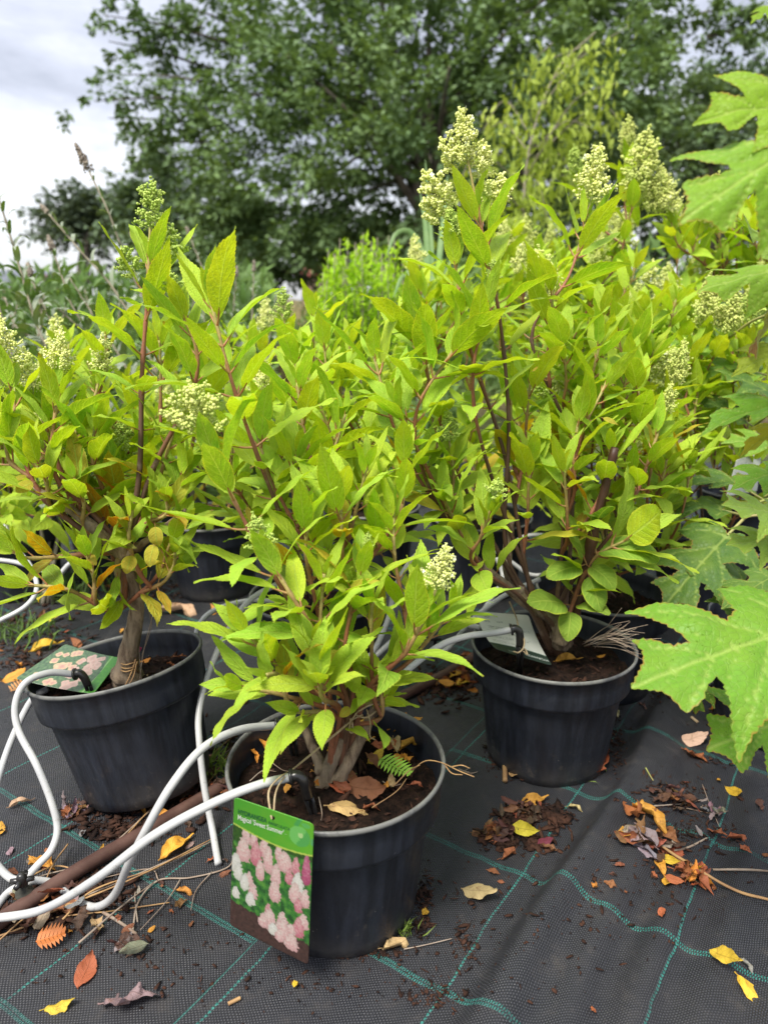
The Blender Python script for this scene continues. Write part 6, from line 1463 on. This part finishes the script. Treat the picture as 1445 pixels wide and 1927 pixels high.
wisp('dry grass stem hanging over the right rim of the nearest pot', [[(775, 1450, .86), (800, 1432, .85), (830, 1435, .83), (862, 1450, .80), (892, 1462, .79)], [(740, 1480, .86), (770, 1450, .86), (790, 1440, .85)], [(850, 1443, .81), (868, 1440, .80), (884, 1446, .80)], [(700, 1520, .84), (745, 1490, .85), (765, 1465, .86)], [(835, 1437, .83), (850, 1455, .81), (870, 1458, .80)]], 'straw', 'dry_grass_stem', .0008)
wisp('thin dead stalks standing behind the grey trunk', [[(268, 1290, 1.1), (262, 1200, 1.08), (275, 1120, 1.06), (285, 1075, 1.05)], [(262, 1300, 1.1), (270, 1230, 1.08), (290, 1150, 1.06)], [(265, 1240, 1.1), (285, 1180, 1.08), (280, 1150, 1.07)]], 'greytwig', 'dry_wisps', .0009)
wisp('root fibres on the soil of the nearest pot', [[(508, 1432, .93), (530, 1448, .91), (545, 1452, .90)], [(600, 1500, .85), (606, 1530, .83), (604, 1545, .83)], [(640, 1490, .88), (650, 1500, .87), (648, 1512, .86)], [(470, 1470, .90), (495, 1450, .91), (520, 1452, .91)], [(720, 1470, .9), (735, 1480, .89), (755, 1475, .89)]], 'greytwig', 'root_fibres', .0007)
# fern scraps: one green in the nearest pot, one orange on the fabric
def fern(label, a, b, col, n=9, L=.02, name='fern_piece'):
    root = empty(name, (a+b)/2); tag(root, label, 'fern leaf'); base = root.location.copy(); ax = (b-a); m = simple('fern_'+name+str(n), col, tuple(c*.7 for c in col), 30, .6); mb = MB(); mb.add(tube([a, b], .0010, .0006, sides=5, n=4)); part('midrib', mb.out(), m, root)
    up = Vector((0, -.3, 1)).normalized(); s_ = ax.cross(up).normalized()
    for i in range(n):
        f = (i+.5)/n; p = a.lerp(b, f); l_ = L*math.sin(PI*(.25+.7*f))**.7
        for sg in (-1, 1):
            t = p+(s_*sg+ax.normalized()*.45)*l_; w_ = ax.normalized()*.0018; part('leaflet', ([p-w_, p+w_, t+up*.003, p.lerp(t, .5)-w_*1.3+up*.003, p.lerp(t, .5)+w_*1.3+up*.003], [(0, 1, 4, 3), (3, 4, 2)]), m, root, smooth=False)
pa, pb = P(715, 1428, .925), P(772, 1458, .89)
fern('small green fern piece on the soil of the nearest pot', pa, pb, (.30, .52, .06), 9, .016)
fern('broken orange fern piece on the fabric at the lower left', GH(70, 1782, .008), GH(125, 1768, .010), (.50, .16, .04), 7, .016, 'dry_fern_piece')
fern('curled tan fern piece left of the flower tag', GH(22, 1308, .008), GH(52, 1290, .010), (.48, .24, .09), 6, .018, 'tan_fern_piece')
# tufts of grass and weeds at pot feet and left edge
def tuft(label, px, py, n, h, spread, seed, mat='weeds', d=None):
    rng = np.random.default_rng(seed); p = GH(px, py) if d is None else P(px, py, d); pos = np.tile(np.array(p), (n, 1))+rng.normal(size=(n, 3))*np.array([spread, spread*.7, 0])
    dr = rng.normal(size=(n, 3))*.55+np.array([0, 0, 1.1]); s = h*rng.uniform(.5, 1.2, n); V, F = leaf_cloud(pos, dr, rng.normal(size=(n, 3)), s, s*.06+.0006, .25)
    o = link('grass_tuft', mesh_data('grass_tuft', V-np.array(p), F, [M[mat]], False), None, loc=tuple(p)); tag(o, label, 'grass', 'grass tufts sprouting at the pots', None)
M['grassy'] = foliage_mat('fresh_grass', (.20, .33, .05), (.30, .42, .08), (.24, .30, .08), 20, .3)
tuft('grass tuft at the right foot of the nearest pot', 765, 1758, 26, .022, .007, 1, 'grassy')
tuft('grass tuft in the gap left of the nearest pot', 395, 1455, 60, .05, .02, 2, 'grassy')
tuft('grass tuft at the front foot of the right pot', 1080, 1455, 20, .018, .016, 3, 'grassy')
tuft('dry weeds at the left edge', 25, 1200, 90, .06, .05, 4, 'weeds')
tuft('wiry grass beside the low left leaves', 120, 1120, 120, .07, .06, 5, 'weeds')
tuft('moss-like sprout in the nearest pot beside the stump', 648, 1460, 26, .010, .006, 6, 'grassy', d=.905)
for i, (px, py, rt) in enumerate([(10, 1185, 0), (22, 1180, .6)]):
    pass
# dead flower head and crumpled leafy clumps on the fabric
def clump(label, px, py, n, spread, size, cols, seed, cat='dead flower head'):
    r = random.Random(seed); p0 = GH(px, py); root = empty('dead_flower_head', p0); tag(root, label, cat, 'withered clumps on the ground fabric')
    for i in range(n):
        off = Vector((r.gauss(0, spread), r.gauss(0, spread*.6), 0)); q = p0+off; q.z = ground_h(q.x, q.y)+r.uniform(.002, .014)
        v = Vector((r.uniform(-1, 1), r.uniform(-1, 1), r.uniform(-.3, .5))).normalized(); s = size*r.uniform(.6, 1.25)
        link('petal', LDRY[(i*5+2) % 14], root, mat=basis(q-p0-v*s*.5, v, Vector((r.uniform(-1, 1), r.uniform(-1, 1), 1)), s), color=(*[a*r.uniform(.75, 1.2) for a in CLR[r.choice(cols)]], 1))
clump('red-brown crumpled flower head at the end of the stout straw stalk', 1300, 1655, 22, .012, .026, 'rrbo', 1)
clump('withered brown leaves bundled at the start of the straw stalk', 1215, 1590, 22, .017, .036, 'rbdg', 2)
clump('pale grey withered cluster right of the dead flower heads', 1330, 1530, 16, .010, .014, 'gg', 3)
clump('dark wilted clump of leaves near the top of the debris', 1260, 1505, 22, .015, .022, 'ddb', 4)
clump('dark crumpled leaves forming the left of the soil clump', 940, 1575, 26, .014, .024, 'dddb', 5)
clump('dark curled leaves at the top of the soil clump', 990, 1530, 24, .017, .026, 'dddb', 6)
clump('grey-green furled husk at the lower left beside a dead twig', 238, 1792, 9, .008, .030, 'gd', 7)
clump('brown rotting clump under the leaning pot at its left', 142, 1530, 16, .008, .026, 'gdb', 8)
clump('brown leaves matted beside the pipe right of the leaning pot', 395, 1500, 30, .028, .026, 'ddbr', 9)
clump('brown leaves matted on the pipe beyond the nearest pot', 845, 1285, 26, .035, .030, 'dbro', 10)
clump('dry twiggy matter along the pipe below the dripper', 85, 1720, 22, .030, .030, 'dbbg', 11)
# more small orange leaves on the soil of the nearest pot
for i in range(16):
    a_ = rl.uniform(0, 6.3); q_ = rl.uniform(.3, 1)
    in_pot(668+q_*118*math.cos(a_), 1450+q_*62*math.sin(a_), rl.uniform(14, 30), rl.uniform(0, 6), rl.choice('oorpb'), rl.randrange(14), 'small dead leaf among others on the soil of the nearest pot', None, M4A)
# individual yellowed leaves the photograph shows on the front shrubs
rA = COL.objects['potted_hydrangea']; rB = rootB
for (rt, ax, ay, ad, bx, by, bd, me, c) in [(rB, 250, 1040, 1.0, 238, 1078, .98, LFB[0], 'y'), (rB, 292, 1018, .98, 280, 1066, .97, LFB[1], 'y'), (rB, 292, 985, .97, 296, 1030, .97, LFB[2], 'y'), (rB, 68, 905, .97, 30, 925, .96, LFB[0], 'y'),
                                            (rB, 120, 905, .98, 168, 925, .97, LF[3], 'y'), (rB, 55, 895, .97, 22, 905, .97, LF[5], 'y'), (rB, 165, 1040, .99, 180, 1062, .98, LFB[1], 'o'), (rB, 225, 1020, 1.0, 262, 1034, .99, LF[2], 'pu'),
                                            (rA, 640, 1215, .80, 618, 1275, .79, LFB[2], 'y'), (rA, 650, 1110, .82, 710, 1092, .80, LF[4], 'y'), (rA, 465, 950, .88, 472, 985, .87, LF[1], 'o'), (rA, 662, 1330, .84, 640, 1348, .83, LFB[0], 'y'),
                                            (rootC, 1000, 700, 1.0, 1012, 690, 1.0, LF[6], 'o'), (rootC, 1130, 785, 1.0, 1165, 800, 1.0, LF[1], 'y')]:
    a = P(ax, ay, ad); b = P(bx, by, bd); v = b-a
    link('leaf', me, rt, mat=basis(a-wpos(rt), v, Vector((.1, -.8, .5)), v.length/1.12), color=(*CLR[c], 1))
